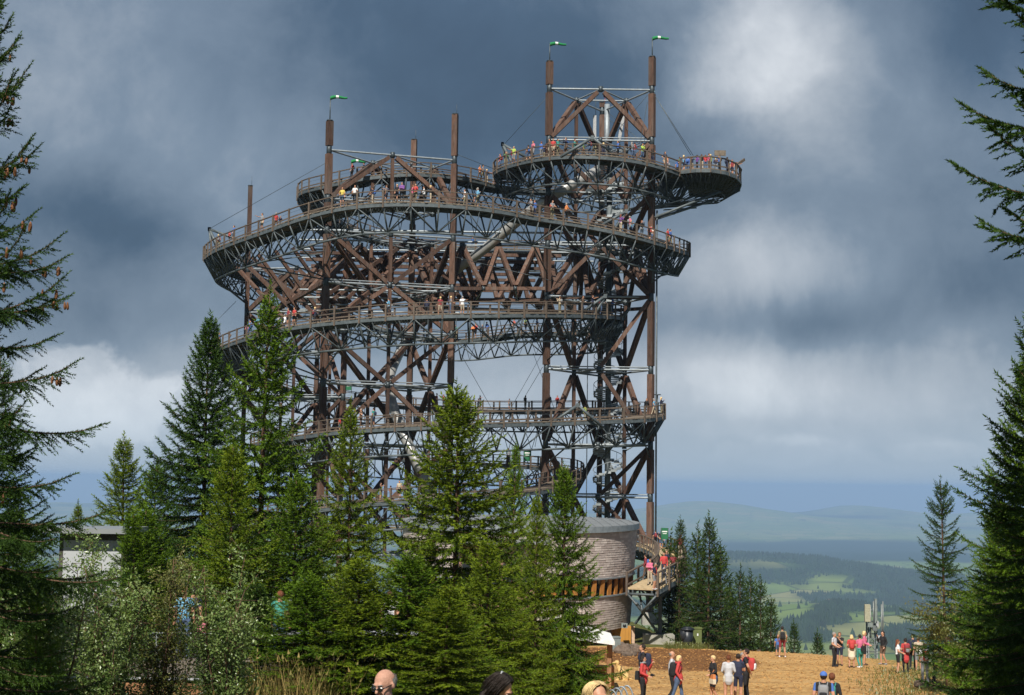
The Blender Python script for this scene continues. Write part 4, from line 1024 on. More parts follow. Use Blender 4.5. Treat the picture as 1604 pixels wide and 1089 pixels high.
def telecom_mast():
    Y = 150; xl, xr = P(1359, 990, Y).x, P(1372, 990, Y).x; cx = (xl + xr) / 2; z1 = P(1365, 949, Y).z; z0 = gz(cx, Y) - 1
    e = empty('telecom_mast', (cx, Y, z0)); tag(e, 'grey lattice telecom mast with white dish and pale antennas beyond the plaza edge', 'mast')
    w = (xr - xl); legs = [(cx - w / 2, Y - w / 2), (cx + w / 2, Y - w / 2), (cx + w / 2, Y + w / 2), (cx - w / 2, Y + w / 2)]
    for (x, y) in legs:
        b = MB(); b.tube((x, y, z0), (x, y, z1), .07, 6); part('leg', b.mesh('leg', 'mast_steel'), e)
    b = MB(); zz = z0; k = 0
    while zz < z1 - .8:
        for i in range(4):
            a, c = legs[i], legs[(i + 1) % 4]
            b.tube((*a, zz), (*c, zz), .03, 4); b.tube((*(a if k % 2 else c), zz), (*(c if k % 2 else a), zz + .9), .03, 4)
        zz += .9; k += 1
    part('lattice', b.mesh('lattice', 'mast_steel'), e)
    for dx, dz, L in ((-.25, .1, 3.2), (.05, .5, 2.4), (.85, .2, 4.2), (1.0, .5, 3.8)):
        b = MB(); x = cx + dx; b.tube((x, Y - .6, z1 - L), (x, Y - .6, z1 + dz), .07, 6); part('pole', b.mesh('pole', 'mast_steel'), e)
    for px, py, w_, h_, m_ in ((1358.5, 957, .55, 1.3, 'mast_cream'), (1358.5, 966, .55, 1.0, 'mast_cream'), (1371.5, 957, .22, 2.4, 'grey_bin'), (1363, 979, .5, .4, 'grey_bin'), (1370, 984, .45, .5, 'mast_steel'), (1374, 978, .25, .6, 'antenna_white')):
        b = MB(); b.box(P(px, py, Y - .9), w_, .3, h_); part('antenna', b.mesh('antenna', m_), e)
    q = P(1376, 1001, Y - 1); b = MB(); b.tube(q, q + Vector((.25, -.25, 0)), .36, 14); part('dish', b.mesh('dish', 'antenna_white'), e)
    b = MB()
    for i in range(3):
        b.tube(P(1356, 1000 + i * 10, Y - 1.4), P(1385, 1000 + i * 10, Y - 1.4), .03, 4)
    for px in (1356, 1370, 1385): b.tube(P(px, 1000, Y - 1.4), (P(px, 1000, Y).x, Y - 1.4, z0), .03, 4)
    part('guard_rail', b.mesh('guard_rail', 'mast_steel'), e)
telecom_mast()

def kiosk():
    Y = 39.5; xl, xr = P(92, 860, Y).x, P(192, 860, Y).x; zt = P(140, 836, Y).z; g = gz((xl + xr) / 2, Y + 2) - .3
    e = empty('kiosk', ((xl + xr) / 2, Y + 1.5, g)); tag(e, 'dark framed kiosk with white panels and a thin flat roof among the trees', 'kiosk')
    b = MB(); b.box(((xl + xr) / 2, Y + .7, (zt + g) / 2), xr - xl, 1.3, zt - g); part('wall', b.mesh('wall', 'kiosk_dark'), e)
    n = 2; x0, x1 = P(98, 860, Y).x, P(190, 860, Y).x
    for i in range(n):
        a = x0 + (x1 - x0) * i / n; c = x0 + (x1 - x0) * (i + 1) / n
        b = MB(); b.box(((a + c) / 2, Y + .07, P(140, 906, Y).z), c - a - .02, .06, 2.0); part('panel', b.mesh('panel', 'white_paint'), e)
    b = MB(); b.box(((P(66, 830, Y).x + P(204, 830, Y).x) / 2, Y + .8, zt + .08), P(204, 830, Y).x - P(66, 830, Y).x, 2.4, .13); part('roof', b.mesh('roof', 'roof_metal'), e)
    b = MB()
    for px in (103, 124): q = P(px, 829, Y); b.tube(q, q + Vector((0, 0, .35)), .006, 4)
    part('roof_rod', b.mesh('roof_rod', 'cable_steel'), e)
kiosk()

def terrace():
    # raised wooden terrace behind the bushes, with a wire railing along its front edge
    z = -4.5; y0, y1 = 33.6, 38.4; xa, xb = P(62, 900, 34).x, P(640, 900, 34).x
    e = empty('wooden_terrace', ((xa + xb) / 2, y0, gz(0, 36))); tag(e, 'raised wooden terrace with orange brown edge boards behind the leafy bushes', 'terrace')
    n = 34
    for i in range(n):
        y = y0 + (y1 - y0) * (i + .5) / n; b = MB(); b.box(((xa + xb) / 2, y, z - .03), xb - xa, (y1 - y0) / n - .012, .05); part('plank', b.mesh('plank', 'deck_timber'), e)
    for k, (h, m_) in enumerate(((.22, 'fence_wood'), (.52, 'fence_wood'))):
        b = MB(); b.box(((xa + xb) / 2, y0 - .05, z - h), xb - xa, .05, .24); part('edge_board', b.mesh('edge_board', m_), e)
    b = MB(); b.box(((xa + xb) / 2, y0 - .06, z + .0), xb - xa, .10, .035); part('edge_strip', b.mesh('edge_strip', 'white_paint'), e)
    for i in range(9):
        x = xa + (xb - xa) * (i + .5) / 9; b = MB(); g = gz(x, y0 + .1); b.box((x, y0 + .12, (z + g) / 2 - .1), .14, .14, z - g + .1); part('post', b.mesh('post', 'fence_wood'), e)
    f = empty('wire_railing', ((xa + xb) / 2, y0, z)); tag(f, 'grey wire mesh railing along the front of the wooden terrace', 'railing')
    for i in range(10):
        x = xa + (xb - xa) * i / 9; b = MB(); b.tube((x, y0 + .05, z), (x, y0 + .05, z + 1.0), .022, 6); part('post', b.mesh('post', 'mast_steel'), f)
    b = MB(); b.tube((xa, y0 + .05, z + 1.0), (xb, y0 + .05, z + 1.0), .022, 6); part('top_rail', b.mesh('top_rail', 'mast_steel'), f)
    m = MB(); s = 0
    while xa + s < xb:
        for d in (1, -1):
            x2 = xa + s + d * .95
            if xa < x2 < xb: m.tube((xa + s, y0 + .05, z + .03), (x2, y0 + .05, z + .98), .004, 3, cap=False)
        s += .12
    part('wire_mesh', m.mesh('wire_mesh', 'mast_steel'), f, kind='stuff')
terrace()
def table(px, Y, label):
    p = at_px(px, Y); p.z = -4.5; e = empty('picnic_table', p); tag(e, label, 'table', 'tables on the terrace behind the spruces')
    m = MB(); m.box(p + Vector((0, 0, .76)), 1.7, .8, .05); part('tabletop', m.mesh('tabletop', 'white_paint'), e)
    for s in (-.65, .65):
        m = MB(); m.beam(p + Vector((s, -.3, 0)), p + Vector((s, .3, .74)), .07, .07); m.beam(p + Vector((s, .3, 0)), p + Vector((s, -.3, .74)), .07, .07); part('leg', m.mesh('leg', 'fence_wood'), e)
table(505, 36.3, 'white topped table seen through the gap left of the thin trunk')
table(603, 36.6, 'white topped table seen through the gap right of the thin trunk')
# ------------------------------------------------------------------ trees
def sprig_template(n, spread, seed, lay=.55):
    r = random.Random(seed); V = []; F = []; tipw = []
    for i in range(n):
        t = (i + r.random()) / n * .92; a = r.uniform(0, 2 * PI); L = r.uniform(.75, 1.1) * spread
        rad = Vector((0, math.cos(a), math.sin(a))); d = (Vector((lay, 0, 0)) + rad * (1 - lay * .35)).normalized()
        if t > .8: d = (d + Vector((1.2, 0, 0))).normalized()
        side = d.cross(Vector((1, 0, 0)) if abs(d.x) < .9 else Vector((0, 0, 1))).normalized()
        side = (side * math.cos(1.0) + d.cross(side) * math.sin(1.0) * r.choice((-1, 1)))
        b = Vector((t, 0, 0)); w = spread * r.uniform(.2, .3)
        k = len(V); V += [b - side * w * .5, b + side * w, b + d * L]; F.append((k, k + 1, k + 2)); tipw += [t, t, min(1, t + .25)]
    return np.array([tuple(v) for v in V]), np.array(F), np.array(tipw)

def place_sprigs(tpl, pos, dirs, scl, tint):
    TV, TF, TW = tpl; n = len(pos); pos = np.array(pos); X = np.array(dirs, dtype=float); X /= np.linalg.norm(X, axis=1)[:, None] + 1e-9
    ref = nrs.normal(size=(n, 3)); Y = np.cross(X, ref); Y /= np.linalg.norm(Y, axis=1)[:, None] + 1e-9; Z = np.cross(X, Y)
    s = np.array(scl)[:, None, None]
    V = pos[:, None, :] + s * (TV[None, :, 0:1] * X[:, None, :] + TV[None, :, 1:2] * Y[:, None, :] + TV[None, :, 2:3] * Z[:, None, :])
    F = (np.arange(n)[:, None, None] * len(TV) + TF[None]).reshape(-1, 3)
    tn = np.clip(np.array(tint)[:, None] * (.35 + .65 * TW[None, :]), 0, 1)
    return V.reshape(-1, 3), F, tn.ravel()

def spruce(seed, H, Rb, gap, nb, twig, sprig, needles, shape=.85, clear=.04, droop=.5, sparse=0.0, spread=.34, twl=.42, az_span=None, irregular=.25, lay=.55, cutoff=0.0):
    """one spruce at the origin: (wood mesh, crown mesh, cone places)"""
    r = random.Random(seed); wood = MB(); P_ = []; D_ = []; Sc = []; Tn = []; cones = []
    n = 10; lean = (r.uniform(-.02, .02), r.uniform(-.02, .02))
    def axis(z): return Vector((lean[0] * z + .03 * math.sin(z * .7 + seed), lean[1] * z, z))
    tr = .0095 * H
    wood.path([axis(H * i / n) - Vector((0, 0, .3 if i == 0 else 0)) for i in range(n + 1)], [tr * (1 - i / n) ** .9 + .008 for i in range(n + 1)], 8)
    z = H * clear; zs = []
    while z < H * .985:
        zs.append(z); f = z / H; z += gap * (1.0 if f < .8 else .75) * r.uniform(.75, 1.25)
    for z in zs:
        f = z / H; k = max(3, int(nb * r.uniform(.7, 1.3))); a0 = r.uniform(0, 6.28)
        full = Rb * (1 - f) ** shape * (1.0 if f > .12 else .8 + 1.6 * f)
        for j in range(k):
            if r.random() < sparse: continue
            a = a0 + 2 * PI * j / k + r.uniform(-.3, .3)
            if az_span and not (az_span[0] < (a % (2 * PI)) < az_span[1]): continue
            L = max(.12, full * r.uniform(1 - irregular * 1.5, 1 + irregular * .7)); b0 = axis(z + r.uniform(-.1, .1) * gap)
            if z < cutoff: continue
            hd = Vector((math.cos(a), math.sin(a), 0)); el0 = .75 * max(0, (f - .45) / .55) - droop * max(0, (.6 - f)) + r.uniform(-.12, .12)
            m = max(3, int(L / .22)); pts = [b0]; p = b0.copy()
            for i in range(m):
                t = (i + 1) / m; e = el0 - .25 * droop * math.sin(t * PI) + .5 * t * t * (.5 + droop * .6); p = p + (hd * math.cos(e) + Vector((0, 0, math.sin(e)))) * (L / m); pts.append(p.copy())
            wood.path(pts, [max(.004, .009 * L * (1 - i / len(pts)) + .003) for i in range(len(pts))], 4)
            side = Vector((-hd.y, hd.x, 0)); s = twig * r.random(); sg = 1
            tb = r.random() * .35
            while s < L:
                t = s / L; q = t * m; i = min(int(q), m - 1); b = pts[i].lerp(pts[i + 1], q - i); d = (pts[i + 1] - pts[i]).normalized()
                tl = twl * L * (1 - t) ** .75 * (.35 + 1.3 * min(t, .5)) * r.uniform(.6, 1.25) + sprig * .5
                if t > .1 or r.random() < .4:
                    for sg in (1, -1):
                        if r.random() < .12: continue
                        dr = (d * r.uniform(.55, .95) + side * sg * r.uniform(.6, 1.0) + Vector((0, 0, r.uniform(-.65, .05) - .35 * droop))).normalized()
                        c = 0.0; pp = b.copy(); nn = max(1, int(tl / (sprig * .75)))
                        for w in range(nn):
                            dd = (dr + Vector((0, 0, -.12 * w * droop + r.uniform(-.1, .1))) + side * r.uniform(-.15, .15)).normalized()
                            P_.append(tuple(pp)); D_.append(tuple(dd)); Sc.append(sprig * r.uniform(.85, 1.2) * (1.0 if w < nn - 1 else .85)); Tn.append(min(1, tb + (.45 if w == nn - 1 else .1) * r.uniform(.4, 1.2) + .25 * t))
                            # side shoots
                            if nn > 2 and w < nn - 1 and r.random() < .75:
                                s2 = dd.cross(Vector((0, 0, 1))).normalized() * r.choice((-1, 1)); P_.append(tuple(pp)); D_.append(tuple((dd * .7 + s2 * .8 + Vector((0, 0, r.uniform(-.3, .1)))).normalized())); Sc.append(sprig * r.uniform(.6, .95)); Tn.append(min(1, tb + .3 * r.random()))
                            pp = pp + dd * sprig * .72
                P_.append(tuple(b)); D_.append(tuple(d)); Sc.append(sprig); Tn.append(tb + .15)
                s += twig * r.uniform(.75, 1.3)
            P_.append(tuple(pts[-1])); D_.append(tuple((pts[-1] - pts[-2]).normalized())); Sc.append(sprig * 1.15); Tn.append(.9)
            if f > .35 and L > .5: cones.append((pts[-1] - (pts[-1] - pts[-2]) * r.uniform(.2, 1.6), f))
    # the leader
    zz = H * .93
    while zz < H: P_.append(tuple(axis(zz))); D_.append((r.uniform(-.2, .2), r.uniform(-.2, .2), 1)); Sc.append(sprig); Tn.append(.4); zz += sprig * .5
    P_.append(tuple(axis(H))); D_.append((0, 0, 1)); Sc.append(sprig * 1.6); Tn.append(.7)
    tpl = sprig_template(needles, spread, seed, lay)
    V, F, tn = place_sprigs(tpl, P_, D_, Sc, Tn)
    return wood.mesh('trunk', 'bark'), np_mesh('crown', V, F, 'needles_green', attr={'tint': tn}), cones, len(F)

def plant_tree(wood, crown, px, Y, H, H0, label, needles='needles_green', rz=None, group='spruces on the summit', wide=1.0, x=None, dz=0.0, name='spruce_tree'):
    p = at_px(px, Y) if x is None else put(x, Y)
    p = p + Vector((0, 0, dz))
    e = empty(name, p); tag(e, label, 'tree', group); s = H / H0
    M = Matrix.Translation(p) @ Matrix.Rotation(rng.uniform(0, 6.28) if rz is None else rz, 4, 'Z') @ Matrix.Diagonal((s * wide, s * wide, s, 1))
    part('trunk', wood, e, M); c = part('crown', crown, e, M)
    if needles != 'needles_green':
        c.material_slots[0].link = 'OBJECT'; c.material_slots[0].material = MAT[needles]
    return e, M
def top_h(px, py, Y): return P(px, py, Y).z - at_px(px, Y).z

SP = {}
SP['a'] = spruce(1, 12, 3.0, .27, 8, .105, .24, 11, shape=.8, droop=.75, spread=.37)
SP['b'] = spruce(2, 12, 3.1, .34, 8, .105, .24, 11, shape=.9, droop=.6, sparse=.08, spread=.37)
SP['c'] = spruce(3, 9, 2.9, .24, 8, .11, .22, 11, shape=.8, droop=.6, spread=.37)
SP['d'] = spruce(4, 9, 2.3, .25, 8, .10, .22, 11, shape=.85, droop=.55, sparse=.06, spread=.37)
FAR_A = spruce(5, 9, 2.2, .34, 9, .17, .30, 8, shape=.95, droop=.6, spread=.36, irregular=.28, sparse=.05)
FAR_B = spruce(6, 9, 1.8, .36, 8, .17, .30, 8, shape=.9, droop=.5, spread=.36, sparse=.08, irregular=.3)
print('spruce tris', {k: v[3] for k, v in SP.items()}, FAR_A[3], FAR_B[3])
FG = 'spruces in the foreground grove'
mid = [  # px, tip py, distance, mesh, colour, width, label
 (312, 505, 50, 'a', 'needles_dark', .78, 'dark dense tall spruce just left of the tallest sparse topped spruce'),
 (402, 462, 45, 'b', 'needles_green', .86, 'tallest foreground spruce with sparse bare topped leader before the ramps'),
 (545, 636, 43, 'b', 'needles_yellow', .66, 'yellowish spruce with an open crown before the left tower posts'),
 (716, 612, 40, 'c', 'needles_yellow', .98, 'broad bright spruce standing alone before the middle of the tower'),
 (800, 700, 47, 'd', 'needles_green', .45, 'slender dark spruce right behind the broad bright spruce'),
 (884, 735, 43, 'c', 'needles_green', .56, 'dense spruce hiding the left side of the round shingled building'),
 (838, 780, 38, 'd', 'needles_yellow', .5, 'small spruce with thin reddish leader left of the round building'),
 (188, 690, 60, 'd', 'needles_yellow', .95, 'pale yellowish distant spruce above the kiosk roof'),
 (236, 730, 54, 'c', 'needles_green', .85, 'green spruce between kiosk and the dark dense spruce'),
 (462, 752, 41, 'c', 'needles_green', .85, 'shorter bushy spruce right of the tallest sparse topped spruce'),
 (664, 850, 41, 'd', 'needles_green', .95, 'low spruce filling the gap left of the broad bright spruce'),
 (120, 790, 64, 'b', 'needles_yellow', .7, 'thin yellow green spruce leaning in the sky gap above the kiosk'),
 (365, 700, 40, 'd', 'needles_yellow', .85, 'light green spruce in front of the tallest sparse topped spruce'),
 (770, 850, 36, 'd', 'needles_yellow', .95, 'low light spruce at the foot of the broad bright spruce'),
 (18, 800, 31, 'c', 'needles_green', .8, 'dark low spruce in the corner under the cone bearing spruce'),
 (226, 800, 42, 'd', 'needles_green', 1.0, 'small green spruce just right of the kiosk roof'),
 (212, 806, 37.2, 'd', 'needles_green', .9, 'small spruce touching the right end of the kiosk roof'),
 (478, 905, 31.5, 'c', 'needles_green', 1.25, 'low spreading spruce before the terrace next to the dry grass'),
 (566, 880, 31.8, 'c', 'needles_yellow', 1.2, 'low spreading spruce before the terrace above the bald man'),
 (640, 870, 32, 'c', 'needles_green', 1.15, 'low spreading spruce before the terrace between the bald man and the broad spruce'),
 (700, 920, 31, 'd', 'needles_yellow', 1.3, 'lowest young spruce between the bald man and the dark haired woman'),
 (412, 915, 32.4, 'd', 'needles_dark', 1.2, 'low dark spruce before the terrace right of the silvery bush'),
 (250, 860, 42, 'd', 'needles_dark', 1.0, 'low dark spruce behind the silvery leafed bush'),
]
for i, (px, py, Y, k, col, wd, lab) in enumerate(mid):
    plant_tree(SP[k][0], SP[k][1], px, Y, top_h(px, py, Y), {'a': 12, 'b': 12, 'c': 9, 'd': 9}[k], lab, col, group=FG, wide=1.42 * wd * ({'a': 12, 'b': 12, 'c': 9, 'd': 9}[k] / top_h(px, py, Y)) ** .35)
# dark spruces along the far edge of the plaza
hill = [(1064, 818, 106, 'A', 'tall dark spruce directly behind the entry bridge rail'), (1086, 838, 112, 'B', 'slim dark spruce behind the utility cabinet'), (1111, 818, 102, 'A', 'tallest dark spruce behind the green cabinet'),
        (1132, 862, 108, 'A', 'dark spruce sloping down right of the tallest one'), (1159, 898, 103, 'B', 'narrow pointed spruce fourth from the plaza edge end'), (1172, 905, 108, 'B', 'narrow dark spruce between two pointed neighbours'), (1189, 912, 103, 'B', 'pointed dark spruce next to the last tall one'),
        (1206, 942, 101, 'A', 'smaller dark spruce left of person at the plaza brink'), (1243, 980, 100, 'A', 'very small spruce just right of person at the plaza brink'), (1281, 997, 102, 'A', 'tiny squat spruce below the far green fields'), (1044, 850, 122, 'B', 'spruce half hidden behind the curved entry rail'),
        (1100, 905, 108, 'A', 'bushy lower spruce close behind the bin'), (1146, 925, 106, 'A', 'bushy lower spruce at the edge of the dark chip patch'), (1060, 885, 112, 'A', 'dark bushy spruce below the entry bridge')]
for (px, py, Y, k, lab) in hill:
    m = FAR_A if k == 'A' else FAR_B; h = top_h(px, py, Y)
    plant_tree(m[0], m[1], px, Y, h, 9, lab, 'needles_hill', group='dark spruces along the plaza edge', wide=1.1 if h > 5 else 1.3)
# slim tree standing alone on the right
SPR = spruce(8, 10, 2.0, .32, 8, .10, .24, 9, shape=.55, droop=.35, sparse=.18, irregular=.45, clear=.15, spread=.36)
plant_tree(SPR[0], SPR[1], 1482, 60, top_h(1472, 756, 60), 10, 'slim open spruce standing against the far blue hills', 'needles_dark', group='spruces at the right edge', rz=.6, wide=1.0)
# near trees at both edges of the view
NEAR = spruce(21, 10.6, 2.0, .50, 10, .055, .155, 12, shape=.62, droop=.45, sparse=.05, irregular=.4, spread=.30, twl=.50, lay=.75)
NEAR2 = spruce(23, 13.0, 2.6, .42, 9, .075, .17, 22, shape=.6, droop=.25, sparse=.04, irregular=.4, spread=.30, twl=.46, lay=.8, cutoff=6.9)
NEAR3 = SP['c']
print('near tris', NEAR[3], NEAR2[3])
conem = MB(); conem.ellip((0, 0, -.06), .021, .021, .062, 8, 7, warp=lambda v: Vector((v.x * (1 - .25 * v.z), v.y * (1 - .25 * v.z), v.z))); cone_me = conem.mesh('spruce_cone', 'cone_brown')
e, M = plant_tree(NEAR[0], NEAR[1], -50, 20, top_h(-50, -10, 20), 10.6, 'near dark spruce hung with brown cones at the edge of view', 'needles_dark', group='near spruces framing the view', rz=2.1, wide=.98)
cr = random.Random(3)
for (q, f) in NEAR[2]:
    if q.z < 6.0 and cr.random() < .6: continue
    for k in range(cr.randint(1, 4)):
        w = M @ (q + Vector((cr.uniform(-.12, .12), cr.uniform(-.12, .12), -.02)))
        if proj(w)[0] < 4: continue
        part('spruce_cone', cone_me, e, Matrix.Translation(w) @ Matrix.Rotation(cr.uniform(-.3, .3), 4, 'X') @ Matrix.Scale(cr.uniform(.9, 1.25), 4))
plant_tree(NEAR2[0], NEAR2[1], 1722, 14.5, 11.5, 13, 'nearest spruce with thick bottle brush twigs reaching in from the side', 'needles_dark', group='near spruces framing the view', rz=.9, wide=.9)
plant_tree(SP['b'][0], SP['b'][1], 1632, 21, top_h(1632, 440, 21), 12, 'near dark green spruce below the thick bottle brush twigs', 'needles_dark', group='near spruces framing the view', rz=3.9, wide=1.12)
plant_tree(SP['a'][0], SP['a'][1], 1612, 26, top_h(1612, 560, 26), 12, 'dense spruce rising in the corner behind the near dark green spruce', 'needles_green', group='near spruces framing the view', wide=1.0)
plant_tree(SP['c'][0], SP['c'][1], 1566, 40, top_h(1566, 790, 40), 9, 'green spruce standing right behind the slim open spruce', 'needles_green', group='near spruces framing the view', wide=.95)
plant_tree(SP['b'][0], SP['b'][1], -30, 27, top_h(-30, 560, 27), 12, 'dark spruce close behind the cone bearing spruce', 'needles_dark', group='near spruces framing the view', wide=1.1)
plant_tree(SP['c'][0], SP['c'][1], 1590, 34, top_h(1590, 800, 34), 9, 'low dense spruce in the corner below the near spruces', 'needles_green', group='near spruces framing the view', wide=.75)
plant_tree(SP['d'][0], SP['d'][1], 60, 23, top_h(60, 890, 23), 9, 'small drooping spruce below the cone bearing spruce', 'needles_green', group='near spruces framing the view', wide=1.0)

# ---- broad-leaved bushes
def bush(name, px, Y, hgt, rad, n, leaf, m, label, seed, cat='bush', flat=.8):
    r = random.Random(seed); p = at_px(px, Y); e = empty(name, p); tag(e, label, cat, 'leafy bushes'); st = MB(); V = []; F = []; tn = []
    tips = []
    for i in range(9):
        a = r.uniform(0, 6.28); L = hgt * r.uniform(.6, 1.0); out = rad * r.uniform(.2, .9); pts = [p + Vector((r.uniform(-.1, .1), r.uniform(-.1, .1), -.1))]
        for k in range(1, 6):
            t = k / 5; pts.append(p + Vector((math.cos(a) * out * t ** 1.3, math.sin(a) * out * t ** 1.3, L * t)) + Vector((r.uniform(-.08, .08), r.uniform(-.08, .08), 0)))
        st.path(pts, [.028 * (1 - k / 6.5) for k in range(6)], 5)
        for k in range(26):
            t = r.uniform(.28, 1.0); q = t * 5; i0 = min(int(q), 4); b = pts[i0].lerp(pts[i0 + 1], q - i0)
            d = Vector((r.gauss(0, 1), r.gauss(0, 1), r.gauss(.35, .7))).normalized(); tl = rad * r.uniform(.25, .6); b2 = b + d * tl
            st.tube(b, b2, .008, 3, .003); tips.append((b, b2))
    per = n // len(tips)
    for (b, b2) in tips:
        base = r.random() * .5
        for k in range(per):
            c = b.lerp(b2, r.uniform(.15, 1.1)) + Vector((r.gauss(0, .07), r.gauss(0, .07), r.gauss(0, .07)))
            nrm = (Vector((r.gauss(0, .8), r.gauss(0, .8), r.gauss(.6, .6)))).normalized(); u = nrm.cross(Vector((r.gauss(0, 1), r.gauss(0, 1), r.gauss(0, 1)))).normalized(); v = nrm.cross(u); s = leaf * r.uniform(.65, 1.2)
            k0 = len(V); V += [c, c + u * s * .5 + v * s * .27 + nrm * s * .06, c + u * s, c + u * s * .5 - v * s * .27 + nrm * s * .06]; F += [(k0, k0 + 1, k0 + 2), (k0, k0 + 2, k0 + 3)]; tn += [min(1, base + r.random() * .5)] * 4
    part('stem', st.mesh('stem', 'bark'), e); part('leaves', np_mesh('leaves', [tuple(v) for v in V], F, m, attr={'tint': tn}), e, kind='stuff')
bush('leafy_bush', 175, 27, top_h(175, 842, 27), 1.25, 15000, .066, 'leaf_grey', 'silvery leafed bush in front of the white kiosk panel', 31)
bush('leafy_bush', 350, 26, top_h(350, 868, 26), 1.0, 13000, .062, 'leaf_grey', 'silvery leafed bush standing right of a cut branch near the wire fence', 32)
bush('leafy_bush', 262, 28, top_h(262, 862, 28), .95, 11000, .062, 'leaf_yellow', 'yellow green leafy bush between the two silvery leafed bushes', 33)
bush('leafy_bush', 95, 24, top_h(95, 905, 24), 1.0, 10000, .06, 'leaf_grey', 'low silvery bush under the cone bearing spruce', 34)
bush('leafy_bush', 1518, 44, top_h(1518, 930, 44), 1.5, 16000, .085, 'leaf_yellow', 'yellow green leafy bush at the grassy plaza edge', 35)
bush('leafy_bush', 1560, 36, 2.2, 1.2, 7000, .07, 'leaf_yellow', 'low yellow leafy bush in the corner below the near spruces', 36)

# ---- grasses
def grass(name, spots, m, label, seed, h0, n, lean=.5):
    r = random.Random(seed); V = []; F = []; tn = []
    for i in range(n):
        px, Y = spots(r); p = at_px(px, Y); h = h0 * r.uniform(.5, 1.15); a = r.uniform(0, 6.28); ln = r.uniform(.1, lean) * h; w = .009 + .006 * r.random()
        d = Vector((math.cos(a), math.sin(a), 0)); s = Vector((-d.y, d.x, 0)) * w; k = len(V); t = r.random() * .8
        V += [p - s, p + s, p + d * ln * .3 + Vector((0, 0, h * .6)) - s * .7, p + d * ln * .3 + Vector((0, 0, h * .6)) + s * .7, p + d * ln + Vector((0, 0, h))]
        if r.random() < .35:          # seed head
            q = p + d * ln + Vector((0, 0, h)); V += [q - s * 2.2, q + s * 2.2, q + d * .06 + Vector((0, 0, .10))]; F += [(k + 5, k + 6, k + 7)]; tn += [0] * 3
        F += [(k, k + 1, k + 3), (k, k + 3, k + 2), (k + 2, k + 3, k + 4)]; tn += [t] * 5
    o = link(name, np_mesh(name, [tuple(v) for v in V], F, m, attr={'tint': _order(V, tn, F)}), kind='stuff'); tag(o, label, 'grass'); return o
def _order(V, tn, F): return (tn + [0] * len(V))[:len(V)]
grass('dry_grass', lambda r: (r.gauss(465, 45), r.uniform(29.5, 32)), 'dry_grass', 'tall dry yellow grass along the bottom below the spruces', 5, 1.75, 1300)
grass('dry_grass', lambda r: (r.uniform(20, 380), r.uniform(24, 31)), 'dry_grass', 'thin dry grass below the silvery bushes', 6, 1.2, 900)
grass('green_grass', lambda r: (r.gauss(1440 + r.uniform(-60, 60), 25), r.uniform(45, 76)), 'leaf_yellow', 'short green grass tufts at the side of the plaza', 7, .16, 5000, .8)
grass('green_grass', lambda r: (r.uniform(1040, 1210), r.uniform(94, 99)), 'leaf_yellow', 'rough grass along the far plaza edge under the dark spruces', 8, .35, 3000, .8)
# ------------------------------------------------------------------ people and the dog
def cone_between(b, a, c, r1, r2, n=10):
    """capsule: tapered tube with round ends"""
    a = Vector(a); c = Vector(c); d = c - a; L = d.length; u = d / L if L > 1e-6 else Vector((0, 0, 1))
    up = Vector((0, 0, 1)) if abs(u.z) < .95 else Vector((0, 1, 0)); x = u.cross(up).normalized(); y = x.cross(u); rings = []
    prof = [(-.97, .25), (-.7, .71), (0, 1)]
    for o, k in prof: rings.append((a + u * (o * r1), r1 * k))
    for o, k in [(0, 1), (.7, .71), (.97, .25)]: rings.append((c + u * (o * r2), r2 * k))
    vs = []
    for p, r in rings:
        for k in range(n): t = 2 * PI * k / n; vs.append(p + x * (math.cos(t) * r) + y * (math.sin(t) * r))
    m = len(rings); fs = [(i * n + k, i * n + (k + 1) % n, (i + 1) * n + (k + 1) % n, (i + 1) * n + k) for i in range(m - 1) for k in range(n)]
    fs += [tuple(range(n - 1, -1, -1)), tuple(range((m - 1) * n, m * n))]
    b.raw([tuple(v) for v in vs], fs, 0, True)

def remeshed(mb, voxel, name, smooth=2):
    me = bpy.data.meshes.new('tmp'); me.from_pydata(mb.v, [], mb.f); o = bpy.data.objects.new('tmp', me); COL.objects.link(o)
    bm = bmesh.new(); bm.from_mesh(me); bmesh.ops.recalc_face_normals(bm, faces=bm.faces); bm.to_mesh(me); bm.free()
    md = o.modifiers.new('r', 'REMESH'); md.mode = 'VOXEL'; md.voxel_size = voxel; md.use_smooth_shade = True
    if smooth: sm = o.modifiers.new('s', 'SMOOTH'); sm.iterations = smooth; sm.factor = .5
    dg = bpy.context.evaluated_depsgraph_get(); dg.update(); ev = o.evaluated_get(dg); out = bpy.data.meshes.new_from_object(ev, depsgraph=dg); out.name = name
    bpy.data.objects.remove(o); bpy.data.meshes.remove(me); return out

